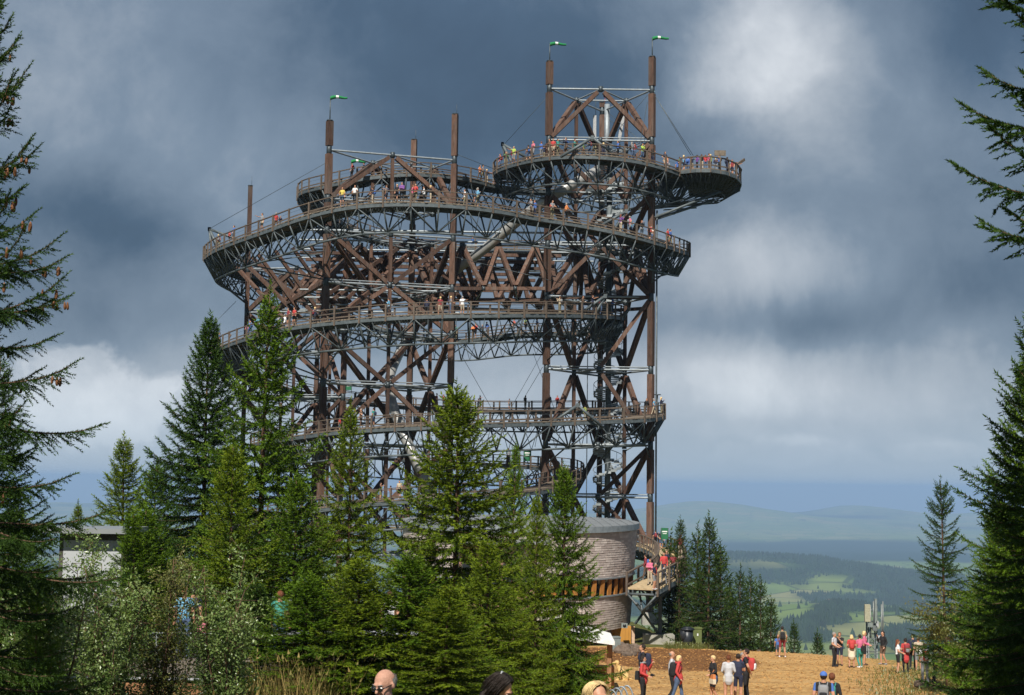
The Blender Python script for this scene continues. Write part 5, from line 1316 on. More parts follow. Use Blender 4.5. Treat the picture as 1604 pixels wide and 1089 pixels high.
ARMS = {  # elbow and wrist for one side (x is mirrored); the body faces -Y
    'down': ((.235, .02, 1.15), (.25, -.05, .90)), 'relax': ((.24, .05, 1.16), (.23, -.10, .94)), 'phone': ((.20, -.14, 1.20), (.07, -.30, 1.44)), 'rail': ((.22, -.10, 1.17), (.17, -.34, 1.10)),
    'hip': ((.34, .06, 1.18), (.19, -.08, 1.02)), 'fold': ((.22, -.07, 1.15), (-.06, -.22, 1.18)), 'strap': ((.24, -.03, 1.16), (.15, -.18, 1.30)), 'back': ((.25, .12, 1.16), (.10, .16, .98)), 'point': ((.28, -.22, 1.38), (.34, -.48, 1.45)),
    'carry': ((.23, .0, 1.15), (.16, -.22, 1.05)), 'up': ((.27, -.12, 1.48), (.14, -.16, 1.70))}
def body(name, voxel, arms=('down', 'down'), legs='stand', female=False, sleeves='short', bottoms='trousers', head=(0, 0), lean=0.0, fingers=False, hem=None, bulk=1.0):
    """one continuous figure 1.72 m tall facing -Y; faces are sorted to skin, top, bottoms and shoes by the limb they belong to"""
    b = MB(); segs = []           # (a, b, zone)
    def cap(a, c, r1, r2, zone=None, n=10):
        cone_between(b, a, c, r1, r2, n); segs.append((Vector(a), Vector(c), zone, max(r1, r2)))
    hw = .105 if female else .095
    for s in (-1, 1):
        st = {'stand': (0, 0, 0), 'walk': (.20 * s, .03, .03), 'contra': (-.03 if s > 0 else .05, -.06 if s > 0 else 0, 0), 'wide': (0, 0, 0)}[legs]; sp_ = .16 if legs == 'wide' else .115
        hip = (s * hw, 0, .92); kn = (s * (hw + .5 * (sp_ - hw)), -.02 + st[0] * -.55 + st[1], .49); an = (s * sp_, .02 - st[0] * .9 + (.06 if st[0] < 0 else 0), .085 + (.05 if st[0] < 0 else 0))
        tz = 'shin' ; cap(hip, kn, .098 * bulk if not female else .100 * bulk, .060, 'thigh'); cap(kn, an, .060 if bottoms != 'loose' else .075, .040 if bottoms in ('shorts', 'bare', 'skirt', 'tight') else .058, tz)
        cap((kn[0], kn[1] + .025, .36 if st[0] == 0 else kn[2] - .1), (an[0], an[1], .22), .050, .040, tz)
        cap((an[0], an[1] + .02, .045), (an[0] + s * .02, an[1] - .15, .035), .048, .036, 'shoe')
    ly = -lean
    def L(p): return (p[0], p[1] + ly * (p[2] - .95), p[2])
    b.ellip(L((0, 0.01, .97)), .165 if female else .158, .118, .13, 14, 9); segs.append((Vector((-.07, 0, .93)), Vector((.07, 0, .93)), 'pelvis', .12))
    wr = .118 if female else .138
    cone_between(b, L((-.03, 0, 1.02)), L((-.03, 0, 1.28)), wr * .93 * bulk, .125 * bulk, 12); cone_between(b, L((.03, 0, 1.02)), L((.03, 0, 1.28)), wr * .93 * bulk, .125 * bulk, 12); segs.append((Vector(L((0, 0, 1.03))), Vector(L((0, 0, 1.36))), 'torso', .16))
    b.ellip(L((0, -.005, 1.29)), .178 * bulk * (.93 if female else 1.04), .118 * bulk, .165, 14, 9)
    if female: b.ellip(L((0, -.075, 1.27)), .13, .065, .075, 12, 8)
    cone_between(b, L((-.15, 0, 1.415)), L((.15, 0, 1.415)), .062, .062)
    segs.append((Vector(L((-.17, 0, 1.40))), Vector(L((.17, 0, 1.40))), 'torso', .08))
    if hem:
        cone_between(b, L((0, 0, 1.0)), (0, 0, hem), .165, .20 if hem < .8 else .175, 14); segs.append((Vector((0, 0, 1.0)), Vector((0, 0, hem)), 'hem', .19))
    sw = .19 if not female else .168
    for s, arm in zip((-1, 1), arms):
        e, w = ARMS[arm]; sh = L((s * sw, 0, 1.405)); e = L((s * e[0], e[1], e[2])); w = L((s * w[0], w[1], w[2]))
        th = 1.12 if sleeves == 'jacket' else 1.0
        cap(sh, e, .056 * th * bulk, .045 * th, 'upper'); cap(e, w, .045 * th, .031 if sleeves != 'jacket' else .042, 'fore')
        d = (Vector(w) - Vector(e)).normalized(); w = Vector(w); sd = d.cross(Vector((0, 1, 0)));  sd = sd.normalized() if sd.length > .1 else Vector((1, 0, 0)); sd2 = d.cross(sd)
        if fingers:
            cap(w, w + d * .085, .030, .034, 'hand', 8)
            for k, (o, l) in enumerate(((-.030, .062), (-.010, .074), (.010, .070), (.030, .054))):
                k0 = w + d * .085 + sd * o; k1 = k0 + d * l * .55 + sd2 * .012; cap(k0, k1, .0105, .010, 'hand', 6); cap(k1, k1 + d * l * .45 + sd2 * .026, .010, .009, 'hand', 6)
            cap(w + d * .03 - sd * .025, w + d * .075 - sd * .058 + sd2 * .01, .013, .010, 'hand', 6)
        else: cap(w, w + d * .12, .034, .026, 'hand', 8)
    hz = 1.60; hy = ly * .62; q = Matrix.Rotation(head[0], 3, 'Z') @ Matrix.Rotation(head[1], 3, 'X')
    cone_between(b, L((0, .01, 1.40)), (0, hy + .005, 1.55), .060, .052); segs.append((Vector((0, hy, 1.47)), Vector((0, hy, 1.53)), 'neck', .055))
    hc = Vector((0, hy - .01, 1.605))
    def hp(v): return hc + q @ Vector(v)
    b.ellip(hp((0, .012, .025)), .077, .094, .092, 14, 10, rot=q); b.ellip(hp((0, -.022, -.035)), .060, .066, .080, 12, 9, rot=q)
    cone_between(b, hp((0, -.088, .012)), hp((0, -.108, -.022)), .010, .015, 6)          # nose
    cone_between(b, hp((-.03, -.080, .030)), hp((.03, -.080, .030)), .014, .014, 6)        # brow
    cone_between(b, hp((-.018, -.078, -.055)), hp((.018, -.078, -.055)), .011, .011, 6)    # lips
    for s in (-1, 1): b.ellip(hp((s * .080, .012, -.008)), .012, .020, .030, 8, 6, rot=q)
    segs.append((hp((0, 0, -.05)), hp((0, 0, .06)), 'head', .09))
    me = remeshed(b, voxel, name)
    n = len(me.polygons); C = np.empty(n * 3, dtype=np.float32); me.polygons.foreach_get('center', C); C = C.reshape(-1, 3)
    best = np.full(n, 9e9); zone = np.zeros(n, dtype=int); zn = []; tpar = np.zeros(n)
    for i, (a, c, z, rr) in enumerate(segs):
        a = np.array(a); c = np.array(c); d = c - a; t = np.clip(((C - a) @ d) / max(d @ d, 1e-9), 0, 1); dist = np.linalg.norm(C - (a + t[:, None] * d), axis=1) - rr * .55
        k = dist < best; best[k] = dist[k]; zone[k] = i; tpar[k] = t[k]
    mi = np.zeros(n, dtype=int)   # 0 skin 1 top 2 bottoms 3 shoes
    for i, (a, c, z, rr) in enumerate(segs):
        k = zone == i
        if z == 'torso': mi[k] = 1
        elif z == 'hem': mi[k] = 1 if hem and hem > .6 else 2
        elif z == 'pelvis': mi[k] = np.where(C[k, 2] > (.98 if sleeves != 'jacket' else .9), 1, 2)
        elif z == 'thigh': mi[k] = np.where((tpar[k] < (.35 if bottoms == 'bare' else .82)) | (bottoms not in ('shorts', 'bare', 'skirt')), 2, 0)
        elif z == 'shin': mi[k] = 0 if bottoms in ('shorts', 'bare', 'skirt') else 2
        elif z == 'shoe': mi[k] = 3
        elif z == 'upper': mi[k] = 1 if sleeves in ('long', 'jacket') else (np.where(tpar[k] < .62, 1, 0) if sleeves == 'short' else np.where(tpar[k] < .1, 1, 0))
        elif z == 'fore': mi[k] = 1 if sleeves in ('long', 'jacket') else 0
        elif z == 'neck': mi[k] = np.where(C[k, 2] < 1.46, 1, 0)
    mi = np.where((mi == 0) & False, 0, mi)
    for k in ('skin', 'cloth_red', 'cloth_denim', 'cloth_black'): me.materials.append(MAT[k])
    me.polygons.foreach_set('material_index', mi.astype(np.int32)); me.update()
    me['hc'] = list(hc); me['hq'] = [head[0], head[1]]
    return me

def hair_mesh(style, colour, hc, hq, low=False, line=.055):
    q = Matrix.Rotation(hq[0], 3, 'Z') @ Matrix.Rotation(hq[1], 3, 'X'); hc = Vector(hc); b = MB(); qi = q.transposed(); nu, nv = (10, 7) if low else (22, 14)
    def wv(v): return v * (1 + (.03 * math.sin(17 * v.x + 11 * v.z) + .03 * math.sin(23 * v.y + 5 * v.x)))
    def keep(v):
        w = qi @ v
        return w.z > (-.005 if w.y < -.015 else -.075) and not (w.y < -.05 and w.z < line)
    if style == 'bald': keep_ = lambda v: (qi @ v).y > .0 and -.07 < (qi @ v).z < .02
    else: keep_ = keep
    b.ellip(hc + q @ Vector((0, .014, .028)), .088, .106, .103, nu, nv, rot=q, keep=keep_, warp=wv)
    if style == 'long':
        b.ellip(hc + q @ Vector((0, .062, -.12)), .098, .055, .22, nu, nv, rot=q, warp=wv)
    if style == 'bob': b.ellip(hc + q @ Vector((0, .035, -.03)), .102, .085, .10, nu, nv, rot=q, warp=wv, keep=lambda v: (qi @ v).y > -.045)
    if style == 'bun': b.ellip(hc + q @ Vector((0, .075, .10)), .046, .046, .042, nu, nv, rot=q, warp=wv)
    if style == 'tail': b.ellip(hc + q @ Vector((0, .115, -.06)), .032, .035, .13, nu, nv, rot=q, warp=wv)
    return b.mesh('hair', 'hair_' + colour)

# -------- visitors on the tower: small, so one mesh each (their hair and bag are in it)
def tower_figures():
    out = []
    specs = [(('rail', 'rail'), 'stand', False, 'short', 'trousers', 'short', .10), (('down', 'relax'), 'walk', False, 'short', 'shorts', 'short', 0), (('phone', 'phone'), 'stand', True, 'long', 'trousers', 'long', 0), (('relax', 'strap'), 'walk', True, 'short', 'tight', 'bun', 0),
             (('hip', 'down'), 'contra', True, 'short', 'shorts', 'bob', 0), (('rail', 'down'), 'contra', False, 'long', 'trousers', 'short', .06), (('carry', 'relax'), 'walk', False, 'jacket', 'trousers', 'short', .03), (('strap', 'strap'), 'walk', True, 'long', 'tight', 'tail', .02), (('fold', 'fold'), 'stand', False, 'long', 'trousers', 'short', 0), (('point', 'down'), 'contra', False, 'short', 'shorts', 'short', 0)]
    for i, (arms, legs, fem, sl_, bt, hs, ln) in enumerate(specs):
        me = body('visitor', .030, arms, legs, fem, sl_, bt, lean=ln)
        h = hair_mesh(hs, 'dark', me['hc'], me['hq'], True)
        for pack in (0, 1):
            bm = bmesh.new(); bm.from_mesh(me); n0 = len(bm.faces); bm.from_mesh(h); bm.faces.ensure_lookup_table()
            for f in bm.faces[n0:]: f.material_index = 4; f.smooth = True
            if pack:
                pk = MB(); pk.ellip((0, .17, 1.22), .14, .10, .21, 8, 6, warp=lambda v: Vector((max(-.8, min(.8, v.x * 1.15)), v.y, max(-.85, min(.85, v.z * 1.1))))); pm = pk.mesh('x', 'bark'); n1 = len(bm.faces); bm.from_mesh(pm); bm.faces.ensure_lookup_table()
                for f in bm.faces[n1:]: f.material_index = 5; f.smooth = True
            m2 = bpy.data.meshes.new('visitor'); bm.to_mesh(m2); bm.free()
            for k in ('skin', 'cloth_red', 'cloth_denim', 'cloth_black', 'hair_dark', 'cloth_navy'): m2.materials.append(MAT[k])
            out.append((m2, bt, hs, sl_, pack, fem))
    return out
FIG = tower_figures()
used_labels = set()
def tower_person(spot, yaw, top, bottom, hairc, place, group, scale, fi=None, pack=None, hint=''):
    for tries in range(60):
        f = FIG[fi if fi is not None and tries == 0 else rng.randrange(len(FIG))]
        if pack is not None and f[4] != pack and tries < 50: continue
        noun = {'shorts': 'shorts', 'tight': 'leggings', 'trousers': 'trousers'}[f[1]]
        hair = {'short': 'short', 'long': 'long', 'bob': 'bobbed', 'bun': 'tied up', 'tail': 'ponytailed'}[f[2]]
        garment = {'short': 'T-shirt', 'long': 'sweater', 'jacket': 'jacket'}[f[3]]
        bagw = ', backpack' if f[4] else ''
        lab = f'person in {top} {garment}, {bottom} {noun}, {hairc} hair{bagw}, {place}' if tries < 30 else f'person in {top} {garment}, {bottom} {noun}, {hair} {hairc} hair{bagw}, {place}'
        if lab not in used_labels and len(lab.split()) <= 16: break
    used_labels.add(lab)
    o = bpy.data.objects.new('person', f[0]); COL.objects.link(o)
    o.matrix_basis = Matrix.Translation(spot) @ Matrix.Rotation(yaw, 4, 'Z') @ Matrix.Scale(scale, 4)
    mats = [MAT['skin'], CM(top), CM(bottom), CM('black' if rng.random() < .5 else 'light grey'), MAT['hair_' + hairc], CM(rng.choice(['navy', 'black', 'dark red', 'red', 'blue', 'grey']))]
    for s, m in zip(o.material_slots, mats): s.link = 'OBJECT'; s.material = m
    tag(o, lab, 'person', group)
TOPS = ['red', 'blue', 'black', 'white', 'grey', 'navy', 'light blue', 'pink', 'dark red', 'teal', 'green', 'orange', 'light grey', 'purple', 'yellow', 'lime', 'brown']
BOTS = ['black', 'denim', 'navy', 'grey', 'beige', 'khaki', 'brown']
def on_walk(keys, side, plist, place, group):
    """side: 'f' the half of the loop nearer the camera, 'b' the far half"""
    cand = []
    for key in keys:
        pts, nrm = WALK[key]
        for i in range(len(pts)):
            p = pts[i]; x, y = proj(p); cand.append((x, y, p, nrm[i], pts[min(i + 1, len(pts) - 1)] - pts[max(0, i - 1)]))
    for spec in plist:
        px, py, top = spec[0], spec[1], spec[2]
        x, y, p, n, d = min(cand, key=lambda c: abs(c[0] - px) + 1.2 * abs(c[1] - py))
        d = d.normalized(); lat = rng.uniform(-.2, .95) * (1 if n.y < 0 else -1); yaw = math.atan2(d.y, d.x) + PI / 2 + (PI if rng.random() < .5 else 0)
        if rng.random() < .45: yaw = math.atan2(n.y, n.x) + PI / 2 + (PI if lat < 0 else 0) + rng.uniform(-.4, .4); lat = .95 if lat > 0 else -.8
        child = rng.random() < .12
        tower_person(p + n * lat + d * (px - x) / 16.0 * (1 if abs(px - x) < 8 else 0) + Vector((0, 0, .055)), yaw, top, rng.choice(BOTS), rng.choice(['dark', 'brown', 'dark', 'blond', 'auburn', 'grey']), place, group, rng.uniform(.97, 1.10) * (.75 if child else 1))
C_ = rng.choice
on_walk(['ramp5'], 'f', [(px, 246 + abs(px - 900) * .05, c) for px, c in [(786, 'red'), (797, 'green'), (806, 'dark red'), (815, 'lime'), (826, 'black'), (838, 'navy'), (843, 'pink'), (851, 'blue'), (866, 'brown'), (875, 'red'), (882, 'teal'), (887, 'light blue'), (894, 'navy'), (901, 'teal'), (911, 'green'), (925, 'navy'), (934, 'black'), (954, 'navy'), (966, 'blue'), (985, 'grey'), (990, 'dark red'), (1002, 'lime'), (1014, 'brown')]], 'on the topmost lookout ring', 'visitors on the topmost ring')
on_walk(['ramp5'], 'f', [(px, 262 + (px - 1030) * .12, c) for px, c in [(1022, 'black'), (1033, 'navy'), (1045, 'orange'), (1054, 'green'), (1062, 'grey'), (1069, 'blue')]], 'on the ring beside the platform', 'visitors on the topmost ring')
for i, (px, c) in enumerate([(1078, 'blue'), (1084, 'navy'), (1099, 'black'), (1105, 'red'), (1110, 'pink'), (1113, 'lime'), (1121, 'navy'), (1127, 'blue'), (1139, 'navy'), (1141, 'light blue'), (1147, 'dark red'), (1154, 'black'), (1071, 'light blue'), (1092, 'purple')]):
    d = float(np.interp(px, [1066, 1113, 1153, 1161], [148.2, 147.2, 150.2, 153.0])) + rng.uniform(0, 1.2); p = P(px, 265, d); p.z = PLATZ + .01
    tower_person(p, rng.uniform(0, 6.28), c, C_(BOTS), C_(['dark', 'brown', 'blond', 'auburn']), 'on the jutting teardrop platform', 'visitors on the jutting platform', rng.uniform(.92, 1.05))
on_walk(['ramp4', 'ramp5'], 'f', [(560, 279, 'red'), (571, 277, 'navy'), (641, 272, 'grey'), (741, 279, 'orange'), (745, 280, 'grey'), (760, 284, 'navy'), (769, 287, 'red'), (773, 289, 'dark red'), (798, 300, 'orange')], 'on the looped upper ramp', 'visitors on the looped upper ramp')
on_walk(['ramp4'], 'f', [(px, py, c) for px, py, c in [(331, 395, 'blue'), (350, 385, 'dark red'), (373, 377, 'red'), (379, 376, 'blue'), (423, 360, 'grey'), (433, 356, 'red'), (440, 354, 'navy'), (543, 325, 'yellow'), (562, 322, 'white'), (583, 321, 'navy'), (608, 320, 'grey'), (626, 319, 'black'), (633, 319, 'purple'), (645, 319, 'pink'), (652, 319, 'red'), (664, 320, 'white'), (674, 320, 'black'), (728, 324, 'white'), (743, 326, 'light blue'), (751, 327, 'black'), (826, 338, 'grey'), (835, 340, 'blue'), (858, 344, 'grey'), (881, 347, 'orange'), (887, 348, 'brown')]], 'on the long upper walkway', 'visitors on the long upper walkway')
on_walk(['ramp4'], 'f', [(968, 364, 'purple'), (979, 366, 'pink'), (987, 368, 'light blue'), (995, 370, 'black'), (1012, 374, 'red'), (1022, 377, 'white'), (1032, 380, 'red'), (1036, 381, 'blue'), (1048, 386, 'navy')], 'at the upper walkway bend', 'visitors on the long upper walkway')
on_walk(['ramp4'], 'b', [(742, 395, 'blue'), (898, 397, 'red'), (1013, 396, 'red')], 'behind the timber braces', 'visitors on the rear ramps')
on_walk(['ramp3'], 'f', [(px, py, c) for px, py, c in [(338, 550, 'black'), (349, 545, 'dark red'), (357, 541, 'blue'), (373, 535, 'black'), (386, 529, 'pink'), (394, 526, 'blue'), (418, 517, 'light blue'), (434, 514, 'white'), (441, 513, 'dark red'), (447, 512, 'light grey'), (463, 510, 'dark red'), (471, 509, 'red'), (484, 507, 'navy'), (613, 495, 'light blue'), (668, 493, 'navy'), (690, 492, 'dark red'), (705, 492, 'grey'), (725, 492, 'white')]], 'on the middle walkway', 'visitors on the middle walkway')
on_walk(['ramp3'], 'f', [(887, 491, 'beige'), (900, 491, 'brown'), (915, 491, 'navy'), (928, 492, 'grey'), (945, 493, 'blue'), (959, 495, 'black')], 'at the middle walkway bend', 'visitors on the middle walkway')
on_walk(['ramp3'], 'b', [(746, 534, 'orange'), (748, 533, 'red'), (760, 532, 'navy'), (769, 531, 'blue'), (810, 526, 'red'), (832, 525, 'lime'), (845, 525, 'blue'), (716, 536, 'teal')], 'on the rear middle ramp', 'visitors on the rear ramps')
on_walk(['ramp3'], 'b', [(388, 438, 'yellow'), (400, 442, 'grey'), (417, 448, 'blue'), (500, 480, 'dark red')], 'under the upper bend', 'visitors on the rear ramps')
on_walk(['ramp2'], 'b', [(694, 641, 'red'), (684, 640, 'red'), (747, 643, 'light grey'), (754, 643, 'grey'), (797, 644, 'grey'), (825, 645, 'black'), (865, 645, 'navy'), (878, 645, 'red'), (396, 600, 'purple'), (613, 636, 'dark red')], 'on the straight lower ramp', 'visitors on the lower ramps')
on_walk(['ramp2'], 'f', [(922, 658, 'lime'), (1010, 656, 'light blue'), (1016, 655, 'black'), (1021, 654, 'navy')], 'by the lowest corner rail', 'visitors on the lower ramps')
on_walk(['ramp2'], 'f', [(566, 672, 'grey'), (575, 671, 'brown'), (590, 670, 'teal'), (530, 675, 'red')], 'behind the spruce tops', 'visitors on the lower ramps')
on_walk(['ramp1'], 'f', [(801, 728, 'teal'), (805, 728, 'grey'), (815, 728, 'black'), (830, 729, 'blue'), (862, 731, 'teal'), (585, 714, 'black')], 'by the green ramp banner', 'visitors on the curved ramp')
on_walk(['ramp1'], 'f', [(597, 786, 'black'), (604, 786, 'red'), (632, 783, 'beige')], 'among the spruce tops', 'visitors on the curved ramp')
on_walk(['entry'], 'f', [(1001, 919, 'navy'), (1005, 916, 'red'), (1014, 913, 'pink'), (1019, 911, 'light grey'), (1028, 909, 'dark red'), (1033, 906, 'red'), (1041, 904, 'navy'), (1037, 902, 'dark red')], 'on the entry bridge', 'visitors on the entry bridge')
on_walk(['entry'], 'f', [(1031, 862, 'navy'), (1034, 864, 'black'), (1046, 872, 'navy'), (1049, 875, 'dark red'), (1012, 855, 'black')], 'at the entry bridge bend', 'visitors on the entry bridge')

# -------- people on the plaza
def backpack(parent, M, colour, stripe=None, size=1.0):
    b = MB(); cl = lambda v: Vector((max(-.82, min(.82, v.x * 1.2)), max(-.9, min(.9, v.y * 1.1)), max(-.88, min(.88, v.z * 1.12))))
    b.ellip((0, .185, 1.22), .155 * size, .115 * size, .235 * size, 14, 10, warp=cl); b.ellip((0, .275, 1.15), .115 * size, .06 * size, .12 * size, 12, 8, warp=cl, mi=1 if stripe else 0)
    for s in (-1, 1): b.path([(s * .09, .10, 1.40), (s * .105, 0.0, 1.475), (s * .11, -.10, 1.40), (s * .115, -.125, 1.26), (s * .13, -.05, 1.10), (s * .12, .10, 1.06)], .017, 5)
    part('backpack', b.mesh('backpack', [CM(colour), CM(stripe or colour)]), parent, M)
def plaza_person(px, Y, h, yaw, top, bottom, label, hair=('short', 'brown'), arms=('down', 'down'), legs='stand', female=False, sleeves='short', bottoms='trousers', head=(0, 0), lean=0, pack=None, stripe=None, bag=None, cap_=None, shoes='black', hem=None, scarf=None, tied=None, dz=0.0, bulk=1.0, psize=1.0, camera=False, group='people on the plaza', skin='skin', sleeve=None):
    p = at_px(px, Y) + Vector((0, 0, .02 + dz)); s = h / 1.72
    me = body('person', .0155, arms, legs, female, sleeves, bottoms, head, lean, True, hem, bulk)
    o = bpy.data.objects.new('person', me); COL.objects.link(o); M = Matrix.Translation(p) @ Matrix.Rotation(yaw, 4, 'Z') @ Matrix.Scale(s, 4); o.matrix_basis = M
    for sl2, m in zip(o.material_slots, [MAT[skin], CM(top), CM(bottom), CM(shoes)]): sl2.link = 'OBJECT'; sl2.material = m
    if sleeve:
        me.materials.append(CM(sleeve)); c_ = np.empty(len(me.polygons) * 3, dtype=np.float32); me.polygons.foreach_get('center', c_); c_ = c_.reshape(-1, 3)
        for pl, cc in zip(me.polygons, c_):
            if pl.material_index == 1 and abs(cc[0]) > .19: pl.material_index = 4
    tag(o, label, 'person', group); used_labels.add(label)
    hcv, hq = me['hc'], me['hq']
    if cap_:
        q = Matrix.Rotation(hq[0], 3, 'Z') @ Matrix.Rotation(hq[1], 3, 'X'); b = MB(); hv = Vector(hcv)
        b.ellip(hv + q @ Vector((0, .012, .035)), .095, .112, .105, 16, 10, rot=q, keep=lambda v: (q.transposed() @ v).z > .005)
        b.ellip(hv + q @ Vector((0, -.13, .045)), .075, .085, .012, 12, 6, rot=q); part('cap', b.mesh('cap', CM(cap_)), o, M)
    part('hair', hair_mesh(hair[0], hair[1], hcv, hq), o, M)
    # eyes: dark lids either side of the nose
    q = Matrix.Rotation(hq[0], 3, 'Z') @ Matrix.Rotation(hq[1], 3, 'X'); b = MB()
    for sx in (-1, 1): b.ellip(Vector(hcv) + q @ Vector((sx * .033, -.083, .006)), .014, .008, .008, 8, 5, rot=q)
    part('eyes', b.mesh('eyes', 'hair_dark'), o, M)
    if pack: backpack(o, M, pack, stripe, psize)
    if scarf: b = MB(); b.path([Vector((.085 * math.cos(t), .085 * math.sin(t) + .0, 1.475 + .02 * math.sin(2 * t))) for t in np.linspace(0, 2 * PI, 14)], .038, 7); part('scarf', b.mesh('scarf', CM(scarf)), o, M)
    if tied:
        b = MB(); b.ellip((0, .02, .98), .185, .145, .075, 16, 8); b.ellip((0, .10, .84), .15, .06, .17, 12, 8); part('tied_sweater', b.mesh('tied_sweater', CM(tied)), o, M)
    if bag:
        (bx, by, bz, w_, d_, h_, c1, c2) = bag; b = MB(); b.box((bx, by, bz), w_, d_, h_, taper=.85); b.box((bx, by - .005, bz - h_ * .22), w_ * 1.02, d_ * 1.04, h_ * .5, mi=1)
        b.path([(bx - w_ * .3, by, bz + h_ * .45), (bx * .7, by * .4, 1.2), (-bx * .5, .02, 1.47)], .014, 5); part('shoulder_bag', b.mesh('shoulder_bag', [CM(c1), CM(c2)]), o, M)
    if camera:
        b = MB(); b.box((.06, -.30, 1.06), .13, .06, .09); b.tube((.06, -.33, 1.06), (.06, -.40, 1.06), .035, 10); b.path([(.06, -.28, 1.10), (.13, -.12, 1.36), (.06, .06, 1.49)], .010, 4); part('camera', b.mesh('camera', 'black_leather'), o, M)
    return o
E, Wt, N, So = PI / 2, -PI / 2, PI, 0.0      # yaw: facing right, left, away, towards the camera
plaza_person(1008, 49.5, 1.62, E * .75, 'red', 'black', 'woman in red jacket raising her hand to her face, black trousers', ('bob', 'dark'), ('carry', 'phone'), 'stand', True, 'jacket', 'trousers', (.1, 0), 0, None, None, (-.22, .14, 1.06, .2, .13, .3, 'black', 'black'), None, 'black', .86, 'grey', camera=True)
plaza_person(1007, 53.5, 1.88, Wt * .95, 'black', 'beige', 'tall man in black T-shirt with grey sweater tied at waist looking left', ('short', 'dark'), ('down', 'down'), 'stand', False, 'short', 'shorts', (0, -.08), 0, 'navy', 'red', tied='light grey', dz=.1)
plaza_person(1053, 52.5, 1.76, E * .9, 'light grey', 'black', 'bald man in pale grey sweater standing behind woman in hooded red jacket', ('bald', 'grey'), ('relax', 'relax'), 'contra', False, 'long', 'trousers', (-.1, .06))
plaza_person(1063, 50.5, 1.62, E * .85, 'red', 'denim', 'blond woman in red hooded jacket carrying a large black backpack', ('bob', 'blond'), ('relax', 'relax'), 'walk', True, 'jacket', 'trousers', (0, .12), .04, 'black', None, hem=.84, psize=1.2, scarf='red')
plaza_person(1118, 53.5, 1.63, Wt * .8, 'black', 'denim', 'short haired blond woman in loose black top with orange and cream handbag', ('short', 'blond'), ('fold', 'carry'), 'contra', True, 'long', 'shorts', (.1, .2), .03, None, None, (.20, -.14, .88, .34, .12, .36, 'orange', 'cream'), hem=.80)
plaza_person(1141, 52.5, 1.68, N * .97, 'light grey', 'cream', 'woman with hair bun in long pale grey sweater and bare legs seen from behind', ('bun', 'auburn'), ('carry', 'carry'), 'stand', True, 'long', 'bare', (0, .1), 0, hem=.80)
plaza_person(1156, 53.5, 1.72, N * .85, 'navy', 'navy', 'man in dark navy T-shirt and shorts turned away beside woman with hair bun', ('short', 'dark'), ('fold', 'fold'), 'stand', False, 'short', 'shorts', (.3, .15))
plaza_person(1163, 55.5, 1.70, So + .5, 'navy', 'khaki', 'man half hidden between two men in dark clothes, khaki shorts', ('short', 'grey'), ('down', 'down'), 'stand', False, 'short', 'shorts', (.1, .05))
plaza_person(1169, 54.5, 1.88, Wt * 1.25, 'black', 'black', 'tall man in black with red, black and white striped backpack', ('short', 'dark'), ('relax', 'back'), 'stand', False, 'short', 'trousers', (.2, 0), 0, 'red', 'white')
plaza_person(1289, 37.5, 1.72, N * .92, 'black', 'black', 'man in blue cap and black vest with grey backpack at the bottom', ('short', 'dark'), ('relax', 'relax'), 'stand', False, 'short', 'trousers', (0, .05), 0, 'grey', 'black', cap_='blue', sleeve='blue', bulk=1.05)
plaza_person(1302, 38.8, 1.66, N * .9, 'black', 'black', 'auburn haired woman in black with teal shoulder bag next to man in blue cap', ('short', 'auburn'), ('down', 'down'), 'stand', True, 'long', 'trousers', (0, .05), 0, 'teal', None, psize=.9)
G2 = 'people along the plaza edge'
plaza_person(1225, 86, 1.76, N * .97, 'khaki', 'dark red', 'man with black backpack and plaid shorts alone at the plaza brink', ('short', 'dark'), ('relax', 'relax'), 'wide', False, 'short', 'shorts', (0, .05), 0, 'black', None, shoes='white', group=G2)
plaza_person(1218, 87, 1.2, N, 'blue', 'denim', 'child in blue at the left side of man with plaid shorts', ('short', 'brown'), ('down', 'down'), 'stand', False, 'short', 'shorts', group=G2)
plaza_person(1306, 77, 1.76, E * .6, 'light grey', 'black', 'man in pale grey T-shirt and black trousers with small side bag', ('short', 'grey'), ('carry', 'carry'), 'stand', False, 'short', 'trousers', (.1, 0), 0, None, None, (-.2, .1, .98, .16, .1, .2, 'black', 'black'), group=G2)
plaza_person(1314.5, 78, 1.72, Wt * .4, 'black', 'navy', 'person in dark T-shirt facing man in pale grey T-shirt', ('short', 'auburn'), ('hip', 'phone'), 'stand', False, 'short', 'shorts', (.1, 0), group=G2)
plaza_person(1333, 76.5, 1.66, N * .96, 'red', 'cream', 'blond woman with red backpack over a cream skirt', ('bob', 'blond'), ('carry', 'carry'), 'stand', True, 'short', 'skirt', (0, .05), 0, 'red', None, hem=.58, group=G2)
plaza_person(1346, 76.8, 1.68, N * 1.1, 'pink', 'teal', 'dark haired woman in pink top with teal cardigan round her waist', ('short', 'dark'), ('carry', 'carry'), 'contra', True, 'short', 'tight', (0, .05), 0, None, None, (-.05, .2, 1.0, .2, .1, .26, 'black', 'black'), tied='teal', shoes='white', group=G2)
plaza_person(1353, 79, 1.78, E * .8, 'pink', 'black', 'blond person in pink jacket beside the telecom mast', ('bob', 'blond'), ('carry', 'carry'), 'stand', True, 'jacket', 'shorts', (0, .05), group=G2)
plaza_person(1382, 80, 1.78, Wt * .7, 'black', 'brown', 'woman with long dark hair in black top right of the telecom mast', ('long', 'dark'), ('phone', 'relax'), 'contra', True, 'long', 'shorts', (0, 0), shoes='grey', group=G2)
plaza_person(1405, 72.5, 1.62, E * .9, 'white', 'black', 'woman with long auburn hair in white top and black knee leggings', ('long', 'auburn'), ('carry', 'carry'), 'wide', True, 'short', 'shorts', (0, .1), group=G2)
